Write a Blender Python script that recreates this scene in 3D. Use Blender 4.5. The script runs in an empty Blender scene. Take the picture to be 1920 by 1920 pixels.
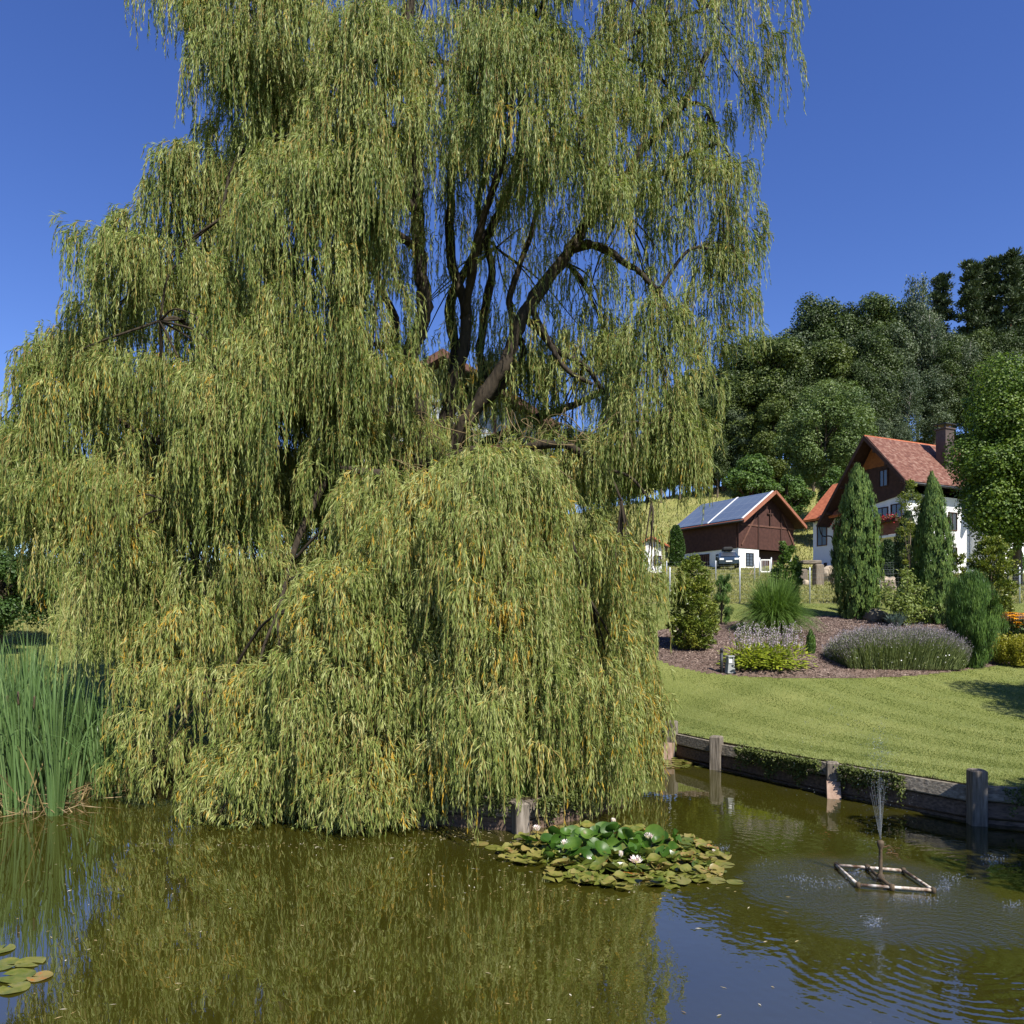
import bpy, math
import numpy as np
from mathutils import Vector, Matrix

C = bpy.context.scene.collection
R = math.radians
F, HZ, HC = 1450.0, 1175.0, 2.4          # focal length in photo pixels, horizon row, eye height over the water

# ------------------------------------------------------------------ camera, sky, sun, exposure
cam_d = bpy.data.cameras.new("camera")
cam = bpy.data.objects.new("camera", cam_d); C.objects.link(cam)
cam_d.sensor_width = 36.0
cam_d.lens = F / 1920 * 36.0
cam_d.shift_y = (HZ - 960) / 1920
cam_d.clip_start, cam_d.clip_end = 0.1, 5000
cam.location = (0, 0, HC)
cam.rotation_euler = (R(90), 0, 0)
bpy.context.scene.camera = cam

SUN_EL, SUN_AZ = R(48), math.atan2(0.52, -0.85)       # azimuth from +Y towards +X
sun_dir = Vector((math.sin(SUN_AZ) * math.cos(SUN_EL), math.cos(SUN_AZ) * math.cos(SUN_EL), math.sin(SUN_EL)))
world = bpy.data.worlds.new("World"); bpy.context.scene.world = world
world.use_nodes = True
wn, wl = world.node_tree.nodes, world.node_tree.links
wn.clear()
sky = wn.new("ShaderNodeTexSky"); sky.sky_type = 'NISHITA'; sky.sun_disc = False
sky.sun_elevation = SUN_EL; sky.sun_rotation = SUN_AZ
sky.altitude = 600; sky.air_density = 1.0; sky.dust_density = 0.0; sky.ozone_density = 3.0
hsv = wn.new("ShaderNodeHueSaturation"); hsv.inputs['Hue'].default_value = 0.52
hsv.inputs['Saturation'].default_value = 1.22; hsv.inputs['Value'].default_value = 1.0
bg = wn.new("ShaderNodeBackground"); bg.inputs['Strength'].default_value = 0.093
wo = wn.new("ShaderNodeOutputWorld")
wl.new(sky.outputs[0], hsv.inputs['Color']); wl.new(hsv.outputs[0], bg.inputs['Color']); wl.new(bg.outputs[0], wo.inputs['Surface'])

sl = bpy.data.lights.new("sun", 'SUN'); sl.energy = 5.0; sl.angle = R(0.53); sl.color = (1.0, 0.95, 0.86)
so = bpy.data.objects.new("sun", sl); C.objects.link(so)
so.rotation_euler = sun_dir.to_track_quat('Z', 'Y').to_euler()
vs = bpy.context.scene.view_settings
vs.view_transform = 'Standard'; vs.look = 'None'; vs.exposure = 0.9; vs.gamma = 1.0; vs.use_curve_mapping = False
cy = bpy.context.scene.cycles
cy.max_bounces = 8; cy.diffuse_bounces = 3; cy.glossy_bounces = 3; cy.transmission_bounces = 6; cy.transparent_max_bounces = 6
cy.caustics_reflective = False; cy.caustics_refractive = False

# ------------------------------------------------------------------ helpers
def tag(o, label=None, cat=None, group=None, kind=None):
    if label: o['label'] = label
    if cat: o['category'] = cat
    if group: o['group'] = group
    if kind: o['kind'] = kind
    return o

def thing(name, label, cat, loc=(0, 0, 0), rz=0.0, group=None):
    o = bpy.data.objects.new(name, None); C.objects.link(o)
    o.empty_display_size = 0.3
    o.location = loc; o.rotation_euler = (0, 0, rz)
    return tag(o, label, cat, group)

def raw_mesh(name, co, loops, sizes, mats, midx=None, rnd=None, smooth=False):
    me = bpy.data.meshes.new(name)
    co = np.asarray(co, np.float32).reshape(-1, 3)
    loops = np.asarray(loops, np.int32).ravel(); sizes = np.asarray(sizes, np.int32)
    me.vertices.add(len(co)); me.vertices.foreach_set("co", co.ravel())
    me.loops.add(len(loops)); me.loops.foreach_set("vertex_index", loops)
    me.polygons.add(len(sizes))
    st = np.zeros(len(sizes), np.int32); st[1:] = np.cumsum(sizes)[:-1]
    me.polygons.foreach_set("loop_start", st)
    if midx is not None: me.polygons.foreach_set("material_index", np.asarray(midx, np.int32))
    me.polygons.foreach_set("use_smooth", np.full(len(sizes), bool(smooth)))
    for m in (mats if isinstance(mats, (list, tuple)) else [mats]): me.materials.append(m)
    me.update(calc_edges=True)
    if rnd is not None:
        a = me.attributes.new("rnd", 'FLOAT', 'FACE'); a.data.foreach_set("value", np.asarray(rnd, np.float32))
    return me

def link(name, me, parent=None, loc=None):
    o = bpy.data.objects.new(name, me); C.objects.link(o)
    if parent is not None: o.parent = parent
    if loc is not None: o.location = loc
    return o

class MB:
    """collects boxes, prisms, tubes; build() links them as ONE mesh object"""
    def __init__(s): s.v = []; s.f = []; s.m = []; s.n = 0; s.sm = False
    def add(s, vs, fs, mi=0):
        s.v += [tuple(map(float, p)) for p in vs]
        for f in fs: s.f.append([i + s.n for i in f]); s.m.append(mi)
        s.n += len(vs); return s
    def box(s, c, d, rz=0.0, mi=0, bev=0.0, rx=0.0, ry=0.0):
        hx, hy, hz = d[0] / 2, d[1] / 2, d[2] / 2
        M = Matrix.Translation(c) @ Matrix.Rotation(rz, 4, 'Z') @ Matrix.Rotation(ry, 4, 'Y') @ Matrix.Rotation(rx, 4, 'X')
        if bev <= 0:
            P = [(x, y, z) for z in (-hz, hz) for x, y in ((-hx, -hy), (hx, -hy), (hx, hy), (-hx, hy))]
            Fs = [(3, 2, 1, 0), (4, 5, 6, 7), (0, 1, 5, 4), (1, 2, 6, 5), (2, 3, 7, 6), (3, 0, 4, 7)]
        else:
            b = min(bev, hx * .9, hy * .9, hz * .9); P = []
            prof = [(-hz, b), (-hz + b, 0), (hz - b, 0), (hz, b)]
            for z, i in prof:
                x, y = hx - i, hy - i
                P += [(-x, -y + b * .6, z), (-x + b * .6, -y, z), (x - b * .6, -y, z), (x, -y + b * .6, z), (x, y - b * .6, z), (x - b * .6, y, z), (-x + b * .6, y, z), (-x, y - b * .6, z)]
            Fs = [tuple(range(7, -1, -1)), tuple(range(24, 32))]
            for k in range(3):
                for i in range(8): Fs.append((k * 8 + i, k * 8 + (i + 1) % 8, k * 8 + 8 + (i + 1) % 8, k * 8 + 8 + i))
        return s.add([M @ Vector(p) for p in P], Fs, mi)
    def prism(s, pts, vec, mi=0):
        n = len(pts); v = Vector(vec)
        P = [Vector(p) for p in pts] + [Vector(p) + v for p in pts]
        Fs = [tuple(range(n - 1, -1, -1)), tuple(range(n, 2 * n))] + [(i, (i + 1) % n, n + (i + 1) % n, n + i) for i in range(n)]
        return s.add(P, Fs, mi)
    def tube(s, pts, rad, n=8, mi=0):
        pts = np.asarray(pts, float); k = len(pts)
        rad = np.full(k, rad, float) if np.isscalar(rad) else np.asarray(rad, float)
        T = np.gradient(pts, axis=0); T /= np.linalg.norm(T, axis=1)[:, None] + 1e-9
        up = np.array([0, 0, 1.0]) if abs(T[0][2]) < .9 else np.array([1.0, 0, 0])
        P = []
        for i in range(k):
            a = up - T[i] * up.dot(T[i]); a /= np.linalg.norm(a) + 1e-9; up = a
            b = np.cross(T[i], a)
            for j in range(n):
                t = 2 * math.pi * j / n
                P.append(pts[i] + rad[i] * (math.cos(t) * a + math.sin(t) * b))
        Fs = [(i * n + j, i * n + (j + 1) % n, (i + 1) * n + (j + 1) % n, (i + 1) * n + j) for i in range(k - 1) for j in range(n)]
        Fs += [tuple(range(n - 1, -1, -1)), tuple(range((k - 1) * n, k * n))]
        return s.add(P, Fs, mi)
    def lathe(s, prof, c=(0, 0, 0), n=12, mi=0):
        P = []; k = len(prof)
        for r, z in prof:
            for j in range(n):
                t = 2 * math.pi * j / n; P.append((c[0] + r * math.cos(t), c[1] + r * math.sin(t), c[2] + z))
        Fs = [(i * n + j, i * n + (j + 1) % n, (i + 1) * n + (j + 1) % n, (i + 1) * n + j) for i in range(k - 1) for j in range(n)]
        Fs += [tuple(range(n - 1, -1, -1)), tuple(range((k - 1) * n, k * n))]
        return s.add(P, Fs, mi)
    def build(s, name, mats, parent=None, smooth=None, label=None):
        sizes = [len(f) for f in s.f]; loops = [i for f in s.f for i in f]
        me = raw_mesh(name, s.v, loops, sizes, mats, s.m, smooth=s.sm if smooth is None else smooth)
        o = link(name, me, parent)
        if label: o['label'] = label
        return o

def unit(a): return a / (np.linalg.norm(a, axis=-1, keepdims=True) + 1e-9)

def leaf_arrays(P, A, S, L, W, fold=0.25, mid=0.45):
    """diamond leaves: base, two shoulders, tip"""
    L = np.broadcast_to(np.asarray(L, float), (len(P),))[:, None]; W = np.broadcast_to(np.asarray(W, float), (len(P),))[:, None]
    A = unit(A); S = unit(S - A * (S * A).sum(1, keepdims=True)); N = np.cross(A, S)
    m = P + A * L * mid + N * W * fold
    co = np.stack([P, m + S * W / 2, P + A * L, m - S * W / 2], 1)
    return co.reshape(-1, 3)

def leaf_mesh(name, co, mats, rnd, midx=None):
    n = len(co) // 4
    return raw_mesh(name, co, np.arange(n * 4), np.full(n, 4), mats, midx, rnd)

def vnoise(p, seed=0):
    """cheap smooth 3-D noise in about -1..1"""
    g = np.random.default_rng(1000 + seed); out = 0
    for i in range(6):
        k = g.normal(size=3); k *= g.uniform(.7, 1.8) / np.linalg.norm(k)
        out = out + np.sin(p @ k + g.uniform(0, 6.28))
    return out / 3.0

# ------------------------------------------------------------------ materials
def nt(name):
    m = bpy.data.materials.new(name); m.use_nodes = True
    n = m.node_tree.nodes; n.clear()
    return m, n, m.node_tree.links

def ramp(n, stops):
    r = n.new("ShaderNodeValToRGB"); e = r.color_ramp.elements
    while len(e) < len(stops): e.new(0.5)
    for i, (p, c) in enumerate(stops): e[i].position = p; e[i].color = (*c, 1)
    return r

def leaf_mat(name, stops, trans=0.3, rough=0.5, spec=0.3, tcol=1.3, big=0.25, bscale=1.0, per=0.0):
    m, n, l = nt(name)
    at = n.new("ShaderNodeAttribute"); at.attribute_name = "rnd"
    geo = n.new("ShaderNodeNewGeometry")
    nz = n.new("ShaderNodeTexNoise"); nz.inputs['Scale'].default_value = bscale; nz.inputs['Detail'].default_value = 1
    l.new(geo.outputs['Position'], nz.inputs['Vector'])
    a = n.new("ShaderNodeMath"); a.operation = 'MULTIPLY_ADD'; a.inputs[1].default_value = big * 2; 
    l.new(nz.outputs[0], a.inputs[0]); 
    b = n.new("ShaderNodeMath"); b.operation = 'SUBTRACT'; b.inputs[1].default_value = big
    l.new(at.outputs['Fac'], b.inputs[0]); l.new(b.outputs[0], a.inputs[2])
    if per > 0:                                       # every tree its own tone
        oi = n.new("ShaderNodeObjectInfo"); pv = n.new("ShaderNodeMath"); pv.operation = 'MULTIPLY_ADD'; pv.inputs[1].default_value = per * 2; pv.inputs[2].default_value = -per
        l.new(oi.outputs['Random'], pv.inputs[0]); c2 = n.new("ShaderNodeMath"); l.new(b.outputs[0], c2.inputs[0]); l.new(pv.outputs[0], c2.inputs[1]); l.new(c2.outputs[0], a.inputs[2])
    r = ramp(n, stops); l.new(a.outputs[0], r.inputs[0])
    p = n.new("ShaderNodeBsdfPrincipled"); p.inputs['Roughness'].default_value = rough; p.inputs['Specular IOR Level'].default_value = spec
    l.new(r.outputs[0], p.inputs['Base Color'])
    o = n.new("ShaderNodeOutputMaterial")
    if trans > 0:
        t = n.new("ShaderNodeBsdfTranslucent")
        mm = n.new("ShaderNodeVectorMath"); mm.operation = 'MULTIPLY'; mm.inputs[1].default_value = (tcol, tcol * 1.05, tcol * .5)
        l.new(r.outputs[0], mm.inputs[0]); l.new(mm.outputs[0], t.inputs['Color'])
        mx = n.new("ShaderNodeMixShader"); mx.inputs[0].default_value = trans
        l.new(p.outputs[0], mx.inputs[1]); l.new(t.outputs[0], mx.inputs[2]); l.new(mx.outputs[0], o.inputs[0])
    else: l.new(p.outputs[0], o.inputs[0])
    return m

def noisy_mat(name, c1, c2, scale=6.0, rough=0.8, stretch=(1, 1, 1), bump=0.0, spec=0.3, detail=4, metal=0.0, c3=None, obj=True, contrast=(0.3, 0.7)):
    m, n, l = nt(name)
    tc = n.new("ShaderNodeTexCoord"); mp = n.new("ShaderNodeMapping"); mp.inputs['Scale'].default_value = stretch
    l.new(tc.outputs['Object'], mp.inputs[0])
    nz = n.new("ShaderNodeTexNoise"); nz.inputs['Scale'].default_value = scale; nz.inputs['Detail'].default_value = detail
    l.new(mp.outputs[0], nz.inputs['Vector'])
    st = [(contrast[0], c1), (contrast[1], c2)] if c3 is None else [(contrast[0], c1), (.5, c3), (contrast[1], c2)]
    r = ramp(n, st); l.new(nz.outputs[0], r.inputs[0])
    p = n.new("ShaderNodeBsdfPrincipled"); p.inputs['Roughness'].default_value = rough; p.inputs['Specular IOR Level'].default_value = spec; p.inputs['Metallic'].default_value = metal
    l.new(r.outputs[0], p.inputs['Base Color'])
    if bump > 0:
        b = n.new("ShaderNodeBump"); b.inputs['Strength'].default_value = bump; b.inputs['Distance'].default_value = 0.02
        l.new(nz.outputs[0], b.inputs['Height']); l.new(b.outputs[0], p.inputs['Normal'])
    o = n.new("ShaderNodeOutputMaterial"); l.new(p.outputs[0], o.inputs[0])
    return m

def wave_mat(name, c1, c2, scale, axis='Z', rough=0.8, dist=1.0, bump=0.5, mixn=None):
    """boards or tile courses: bands along one axis, broken up by noise"""
    m, n, l = nt(name)
    tc = n.new("ShaderNodeTexCoord")
    w = n.new("ShaderNodeTexWave"); w.bands_direction = axis; w.inputs['Scale'].default_value = scale; w.inputs['Distortion'].default_value = dist; w.inputs['Detail'].default_value = 1
    l.new(tc.outputs['Object'], w.inputs['Vector'])
    nz = n.new("ShaderNodeTexNoise"); nz.inputs['Scale'].default_value = 3.5; nz.inputs['Detail'].default_value = 6
    l.new(tc.outputs['Object'], nz.inputs['Vector'])
    ad = n.new("ShaderNodeMath"); ad.operation = 'MULTIPLY_ADD'; ad.inputs[1].default_value = .45
    l.new(w.outputs['Fac'], ad.inputs[0])
    sb = n.new("ShaderNodeMath"); sb.operation = 'MULTIPLY_ADD'; sb.inputs[1].default_value = 1.6; sb.inputs[2].default_value = -.55
    l.new(nz.outputs[0], sb.inputs[0]); l.new(sb.outputs[0], ad.inputs[2])
    r = ramp(n, [(.15, c1), (.85, c2)] if mixn is None else [(.15, c1), (.55, c2), (.9, mixn)]); l.new(ad.outputs[0], r.inputs[0])
    p = n.new("ShaderNodeBsdfPrincipled"); p.inputs['Roughness'].default_value = rough; p.inputs['Specular IOR Level'].default_value = .25
    l.new(r.outputs[0], p.inputs['Base Color'])
    b = n.new("ShaderNodeBump"); b.inputs['Strength'].default_value = bump; b.inputs['Distance'].default_value = .04
    l.new(w.outputs['Fac'], b.inputs['Height']); l.new(b.outputs[0], p.inputs['Normal'])
    o = n.new("ShaderNodeOutputMaterial"); l.new(p.outputs[0], o.inputs[0])
    return m

def water_mat():
    m, n, l = nt("pond_water")
    geo = n.new("ShaderNodeNewGeometry")
    def math_(op, a, b=None, c=None):
        q = n.new("ShaderNodeMath"); q.operation = op
        for i, v in enumerate((a, b, c)):
            if v is None: continue
            if isinstance(v, (int, float)): q.inputs[i].default_value = v
            else: l.new(v, q.inputs[i])
        return q.outputs[0]
    def dist_to(p):
        d = n.new("ShaderNodeVectorMath"); d.operation = 'DISTANCE'; l.new(geo.outputs['Position'], d.inputs[0]); d.inputs[1].default_value = p
        return d.outputs['Value']
    def noise(scale, st=(1, 1, 1), detail=2):
        mp = n.new("ShaderNodeMapping"); mp.inputs['Scale'].default_value = st; l.new(geo.outputs['Position'], mp.inputs[0])
        z = n.new("ShaderNodeTexNoise"); z.inputs['Scale'].default_value = scale; z.inputs['Detail'].default_value = detail; l.new(mp.outputs[0], z.inputs['Vector'])
        return z.outputs[0]
    FX = (3.30, 6.95, 0)
    d0 = dist_to(FX)
    # calm swell everywhere, livelier water on the fountain side
    near = n.new("ShaderNodeMapRange"); near.interpolation_type = 'SMOOTHSTEP'
    near.inputs['From Min'].default_value = 5.2; near.inputs['From Max'].default_value = 1.3; near.inputs['To Min'].default_value = 0.04; near.inputs['To Max'].default_value = 1.0
    l.new(d0, near.inputs['Value'])
    splash = n.new("ShaderNodeMapRange"); splash.interpolation_type = 'SMOOTHSTEP'
    splash.inputs['From Min'].default_value = 1.45; splash.inputs['From Max'].default_value = .8; splash.inputs['To Min'].default_value = 0.0; splash.inputs['To Max'].default_value = 1.0
    wob = noise(1.1)
    l.new(math_('MULTIPLY_ADD', wob, 1.1, math_('SUBTRACT', d0, .55)), splash.inputs['Value'])
    h = math_('MULTIPLY', noise(2.2, (1, 1, 1), 2), .0016)
    h = math_('MULTIPLY_ADD', math_('MULTIPLY', noise(9.0, (1, 1.0, 1), 2), near.outputs[0]), .0016, h)
    brk = math_('MULTIPLY', noise(2.6, (1, 1, 1), 2), .48)
    for i, (p, k, amp, fall) in enumerate([((3.25, 5.75, 0), 62, .0026, 1.5), ((2.05, 8.2, 0), 55, .0022, 1.3), ((4.6, 7.9, 0), 60, .0020, 1.1), ((2.5, 6.95, 0), 70, .0018, 1.1), ((4.75, 6.7, 0), 58, .0024, 1.3), ((3.5, 6.3, 0), 75, .0014, .9), ((5.2, 7.0, 0), 50, .0026, 1.4)]):
        d = dist_to(p)
        d2 = math_('MULTIPLY_ADD', wob, .35, d)
        s = math_('SINE', math_('MULTIPLY', d2, k))
        e = math_('EXPONENT', math_('MULTIPLY', d, -1.0 / (fall * .55)))
        h = math_('MULTIPLY_ADD', math_('MULTIPLY', math_('MULTIPLY', s, e), brk), amp, h)
    h = math_('MULTIPLY_ADD', math_('MULTIPLY', noise(38.0, (1, 1, 1), 3), splash.outputs[0]), .0045, h)
    bump = n.new("ShaderNodeBump"); bump.inputs['Strength'].default_value = 1.0; bump.inputs['Distance'].default_value = 1.0
    l.new(h, bump.inputs['Height'])
    murk = noise(.7, (1, 1, 1), 3)
    r = ramp(n, [(.3, (.025, .0235, .0030)), (.7, (.033, .031, .0042))]); l.new(murk, r.inputs[0])
    p = n.new("ShaderNodeBsdfPrincipled"); l.new(r.outputs[0], p.inputs['Base Color'])
    ro = n.new("ShaderNodeMath"); ro.operation = 'MULTIPLY_ADD'; l.new(splash.outputs[0], ro.inputs[0]); ro.inputs[1].default_value = .10; ro.inputs[2].default_value = .015
    l.new(ro.outputs[0], p.inputs['Roughness'])
    p.inputs['IOR'].default_value = 3.3; p.inputs['Specular IOR Level'].default_value = .5
    l.new(bump.outputs[0], p.inputs['Normal'])
    o = n.new("ShaderNodeOutputMaterial"); l.new(p.outputs[0], o.inputs[0])
    return m

def ground_mat(name, a, b, c, sc=1.2, fine=30):
    m, n, l = nt(name)
    geo = n.new("ShaderNodeNewGeometry")
    z1 = n.new("ShaderNodeTexNoise"); z1.inputs['Scale'].default_value = sc; z1.inputs['Detail'].default_value = 5; l.new(geo.outputs['Position'], z1.inputs['Vector'])
    z2 = n.new("ShaderNodeTexNoise"); z2.inputs['Scale'].default_value = fine; z2.inputs['Detail'].default_value = 3; l.new(geo.outputs['Position'], z2.inputs['Vector'])
    ad = n.new("ShaderNodeMath"); ad.operation = 'MULTIPLY_ADD'; ad.inputs[1].default_value = .6; l.new(z1.outputs[0], ad.inputs[0])
    mu = n.new("ShaderNodeMath"); mu.operation = 'MULTIPLY'; mu.inputs[1].default_value = .4; l.new(z2.outputs[0], mu.inputs[0]); l.new(mu.outputs[0], ad.inputs[2])
    r = ramp(n, [(.3, a), (.5, b), (.7, c)]); l.new(ad.outputs[0], r.inputs[0])
    p = n.new("ShaderNodeBsdfPrincipled"); p.inputs['Roughness'].default_value = .9; p.inputs['Specular IOR Level'].default_value = .1
    l.new(r.outputs[0], p.inputs['Base Color'])
    bp = n.new("ShaderNodeBump"); bp.inputs['Strength'].default_value = .6; bp.inputs['Distance'].default_value = .03; l.new(z2.outputs[0], bp.inputs['Height']); l.new(bp.outputs[0], p.inputs['Normal'])
    o = n.new("ShaderNodeOutputMaterial"); l.new(p.outputs[0], o.inputs[0])
    return m

M = {}
M['willow'] = leaf_mat("willow_leaf", [(0, (.065, .105, .018)), (.4, (.175, .22, .046)), (.75, (.29, .325, .10)), (.955, (.41, .42, .18)), (1, (.46, .29, .03))], trans=.33, rough=.5, spec=.3, big=.18, bscale=.8)
M['twig'] = noisy_mat("willow_twig", (.26, .16, .035), (.20, .15, .06), 3)
M['drytwig'] = noisy_mat('dry_twig', (.10, .07, .03), (.22, .16, .08), 3)
M['bark'] = noisy_mat("willow_bark", (.014, .010, .006), (.045, .033, .020), 5, .9, (4, 4, 1), .8, c3=(.03, .022, .013))
M['bark2'] = noisy_mat("forest_bark", (.06, .045, .03), (.13, .10, .07), 3, .9, (3, 3, .6), .5)
M['birchbark'] = noisy_mat("birch_bark", (.10, .09, .08), (.5, .48, .44), 2.0, .8, (1, 1, 3))
M['pinebark'] = noisy_mat("pine_bark", (.07, .04, .025), (.20, .10, .05), 2.0, .9, (2, 2, .5))
def greens(name, a, b, c, **k): return leaf_mat(name, [(0, a), (.5, b), (1, c)], **k)
M['forest'] = greens("forest_leaf", (0.026, 0.044, 0.013), (0.056, 0.086, 0.022), (0.099, 0.132, 0.032), trans=.2, bscale=.25, per=.2)
M['forest2'] = greens("yellowish_forest_leaf", (.035, .058, .010), (.072, .100, .018), (.11, .135, .026), trans=.2, bscale=.25, per=.2)
M['forest3'] = greens("greyish_forest_leaf", (0.035, 0.057, 0.029), (0.070, 0.100, 0.050), (0.108, 0.135, 0.066), trans=.2, bscale=.25, per=.2)
M['pine'] = greens("pine_needle", (0.020, 0.036, 0.016), (0.042, 0.064, 0.027), (0.067, 0.089, 0.035), trans=.08, bscale=.3, per=.15)
M['walnut'] = greens("walnut_leaf", (0.048, 0.079, 0.022), (0.090, 0.138, 0.036), (0.144, 0.186, 0.055), trans=.25, bscale=.3)
M['bright'] = greens("bright_leaf", (0.036, 0.072, 0.015), (0.072, 0.132, 0.025), (0.114, 0.180, 0.036), trans=.3, bscale=.5)
M['maple'] = greens("maple_leaf", (0.032, 0.068, 0.009), (0.081, 0.137, 0.016), (0.149, 0.202, 0.027), trans=.28, bscale=.5)
M['darkleaf'] = greens("dark_leaf", (0.020, 0.045, 0.009), (0.042, 0.083, 0.015), (0.070, 0.120, 0.022), trans=.2, bscale=1)
M['thuja'] = greens("thuja_spray", (0.035, 0.077, 0.016), (0.088, 0.147, 0.031), (0.163, 0.225, 0.050), trans=.15, bscale=1.5)
M['yew'] = greens("yew_spray", (0.013, 0.031, 0.010), (0.023, 0.048, 0.014), (0.039, 0.070, 0.020), trans=.1)
M['laurel'] = greens("laurel_leaf", (0.048, 0.077, 0.012), (0.126, 0.163, 0.024), (0.228, 0.237, 0.040), trans=.25, rough=.35)
M['mugo'] = greens("mugo_needle", (0.021, 0.053, 0.009), (0.058, 0.119, 0.020), (0.117, 0.194, 0.036), trans=.12)
M['misc'] = greens("tall_grass_blade", (0.060, 0.115, 0.020), (0.102, 0.178, 0.033), (0.156, 0.236, 0.055), trans=.3)
M['hosta'] = greens("hosta_leaf", (.12, .17, .014), (.25, .30, .028), (.36, .38, .05), trans=.3)
M['gold'] = greens("golden_leaf", (.16, .17, .02), (.28, .27, .04), (.36, .33, .06), trans=.3)
M['magnolia'] = greens("large_pale_leaf", (.09, .13, .03), (.18, .23, .06), (.27, .31, .10), trans=.35)
M['lav_leaf'] = greens("lavender_leaf", (0.109, 0.150, 0.048), (0.181, 0.225, 0.084), (0.246, 0.285, 0.120), trans=.15)
M['lav_fl'] = greens("faded_lavender_flower", (0.149, 0.135, 0.143), (0.243, 0.216, 0.234), (0.338, 0.297, 0.351), trans=.1)
M['hosta_fl'] = greens("pale_lilac_flower", (.36, .28, .40), (.48, .40, .52), (.62, .55, .64), trans=.3)
M['white_fl'] = greens("white_flower", (.6, .6, .6), (.7, .7, .7), (.8, .8, .8), trans=.2)
M['orange_fl'] = greens("orange_flower", (.62, .27, .008), (.74, .36, .012), (.80, .46, .02), trans=.2)
M['red_fl'] = greens("red_flower", (.3, .01, .02), (.4, .02, .04), (.5, .05, .08), trans=.2)
M['fescue'] = greens("blue_grass_blade", (.09, .14, .12), (.13, .19, .17), (.18, .24, .22), trans=.15)
M['reed'] = leaf_mat("reed_blade", [(0, (.06, .11, .028)), (.4, (.105, .18, .055)), (.8, (.155, .235, .085)), (.93, (.22, .27, .10)), (1, (.34, .25, .11))], trans=.3, rough=.45, spec=.4, big=.12)
M['deadreed'] = greens("dry_reed", (.16, .10, .045), (.27, .18, .09), (.36, .27, .15), trans=.15)
M['lawngrass'] = greens("lawn_grass_blade", (.110, .15, .040), (.168, .21, .060), (.25, .275, .095), trans=.3, bscale=.55, big=.42)
M['meadowgrass'] = greens("meadow_grass_blade", (.165, .175, .048), (.215, .215, .068), (.29, .27, .11), trans=.25, bscale=.25, big=.25)
M['chips'] = greens("bark_chip", (.06, .042, .034), (.16, .115, .095), (.36, .28, .23), trans=0, rough=.9, big=.12, bscale=3)
M['lily'] = leaf_mat("lily_leaf", [(0, (.04, .065, .010)), (.35, (.095, .115, .018)), (.65, (.17, .16, .04)), (.9, (.22, .16, .06)), (1, (.32, .12, .02))], trans=.12, rough=.3, spec=.5, big=.3, bscale=22)
M['lilyup'] = leaf_mat("raised_lily_leaf", [(0, (.02, .055, .006)), (.5, (.045, .105, .012)), (.9, (.10, .17, .025)), (1, (.12, .07, .02))], trans=.3, rough=.42, spec=.3, big=.35, bscale=14)
M['lily_fl'] = greens("water_lily_petal", (.75, .55, .62), (.82, .74, .76), (.85, .84, .80), trans=.3)
M['ivy'] = greens("ivy_leaf", (.045, .06, .012), (.085, .11, .022), (.14, .16, .045), trans=.25, big=.3, bscale=2)
M['litter'] = leaf_mat("fallen_petal", [(0, (.20, .14, .05)), (.6, (.38, .31, .15)), (1, (.60, .56, .46))], trans=.2)
M['wood'] = noisy_mat("weathered_sleeper", (.115, .095, .072), (.30, .265, .21), 4, .9, (.8, 6, 9), .5, c3=(.19, .165, .128))
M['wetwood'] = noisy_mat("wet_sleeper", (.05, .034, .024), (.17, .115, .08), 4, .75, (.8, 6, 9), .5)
M['darksleeper'] = noisy_mat('dark_weathered_sleeper', (.07, .055, .042), (.22, .185, .145), 4, .9, (.8, 6, 9), .5, c3=(.13, .108, .083))
M['logwood'] = noisy_mat('grey_brown_log', (.09, .07, .052), (.20, .165, .125), 5, .9, (6, 6, .7), .6)
M['postwood'] = noisy_mat("grey_post", (.085, .070, .054), (.25, .215, .175), 5, .9, (6, 6, .7), .6, c3=(.15, .127, .10))
M['pinkwood'] = noisy_mat("bare_reddish_wood", (.22, .14, .10), (.36, .26, .20), 4, .85, (5, 5, .8), .4)
M['stone'] = noisy_mat("beige_stone", (.20, .155, .105), (.42, .35, .26), 3, .9, (1, 1, 1), .8)
M['darkstone'] = noisy_mat("mossy_stone", (.09, .08, .06), (.22, .19, .14), 4, .9, (1, 1, 1), .8)
M['render'] = noisy_mat("white_render", (.66, .66, .65), (.76, .76, .75), 1.5, .85, bump=.05)
M['render2'] = noisy_mat("lilac_white_render", (.60, .60, .63), (.68, .68, .71), 1.5, .85, bump=.05)
M['greyrender'] = noisy_mat("grey_blue_render", (.30, .33, .37), (.37, .40, .44), 1.5, .85)
M['barnwood'] = wave_mat("brown_barn_boards", (.040, .017, .013), (.078, .034, .026), 3.2, 'X', dist=.3, bump=.4)
M['barnwoody'] = wave_mat("brown_barn_side_boards", (.042, .018, .013), (.08, .034, .025), 3.2, 'Y', dist=.3, bump=.4)
M['darkwood'] = noisy_mat("dark_stained_timber", (.028, .012, .009), (.055, .024, .017), 4, .75, (1, 1, 1))
M['orangewood'] = noisy_mat("orange_stained_board", (.16, .05, .012), (.24, .08, .02), 4, .75)
M['timber'] = noisy_mat("brown_timber", (.075, .034, .024), (.13, .062, .042), 4, .8)
M['redclad'] = noisy_mat("reddish_cladding", (.11, .04, .026), (.19, .072, .046), 2, .8, (1, 1, 6))
M['solar'] = None
M['oldtile'] = wave_mat("weathered_roof_tile", (.075, .030, .021), (.155, .062, .042), 2.6, 'Z', dist=2.5, bump=.6, mixn=(.25, .17, .13))
M['tile'] = wave_mat("orange_roof_tile", (.30, .085, .04), (.46, .15, .07), 2.4, 'Z', dist=.8, bump=.8)
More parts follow.
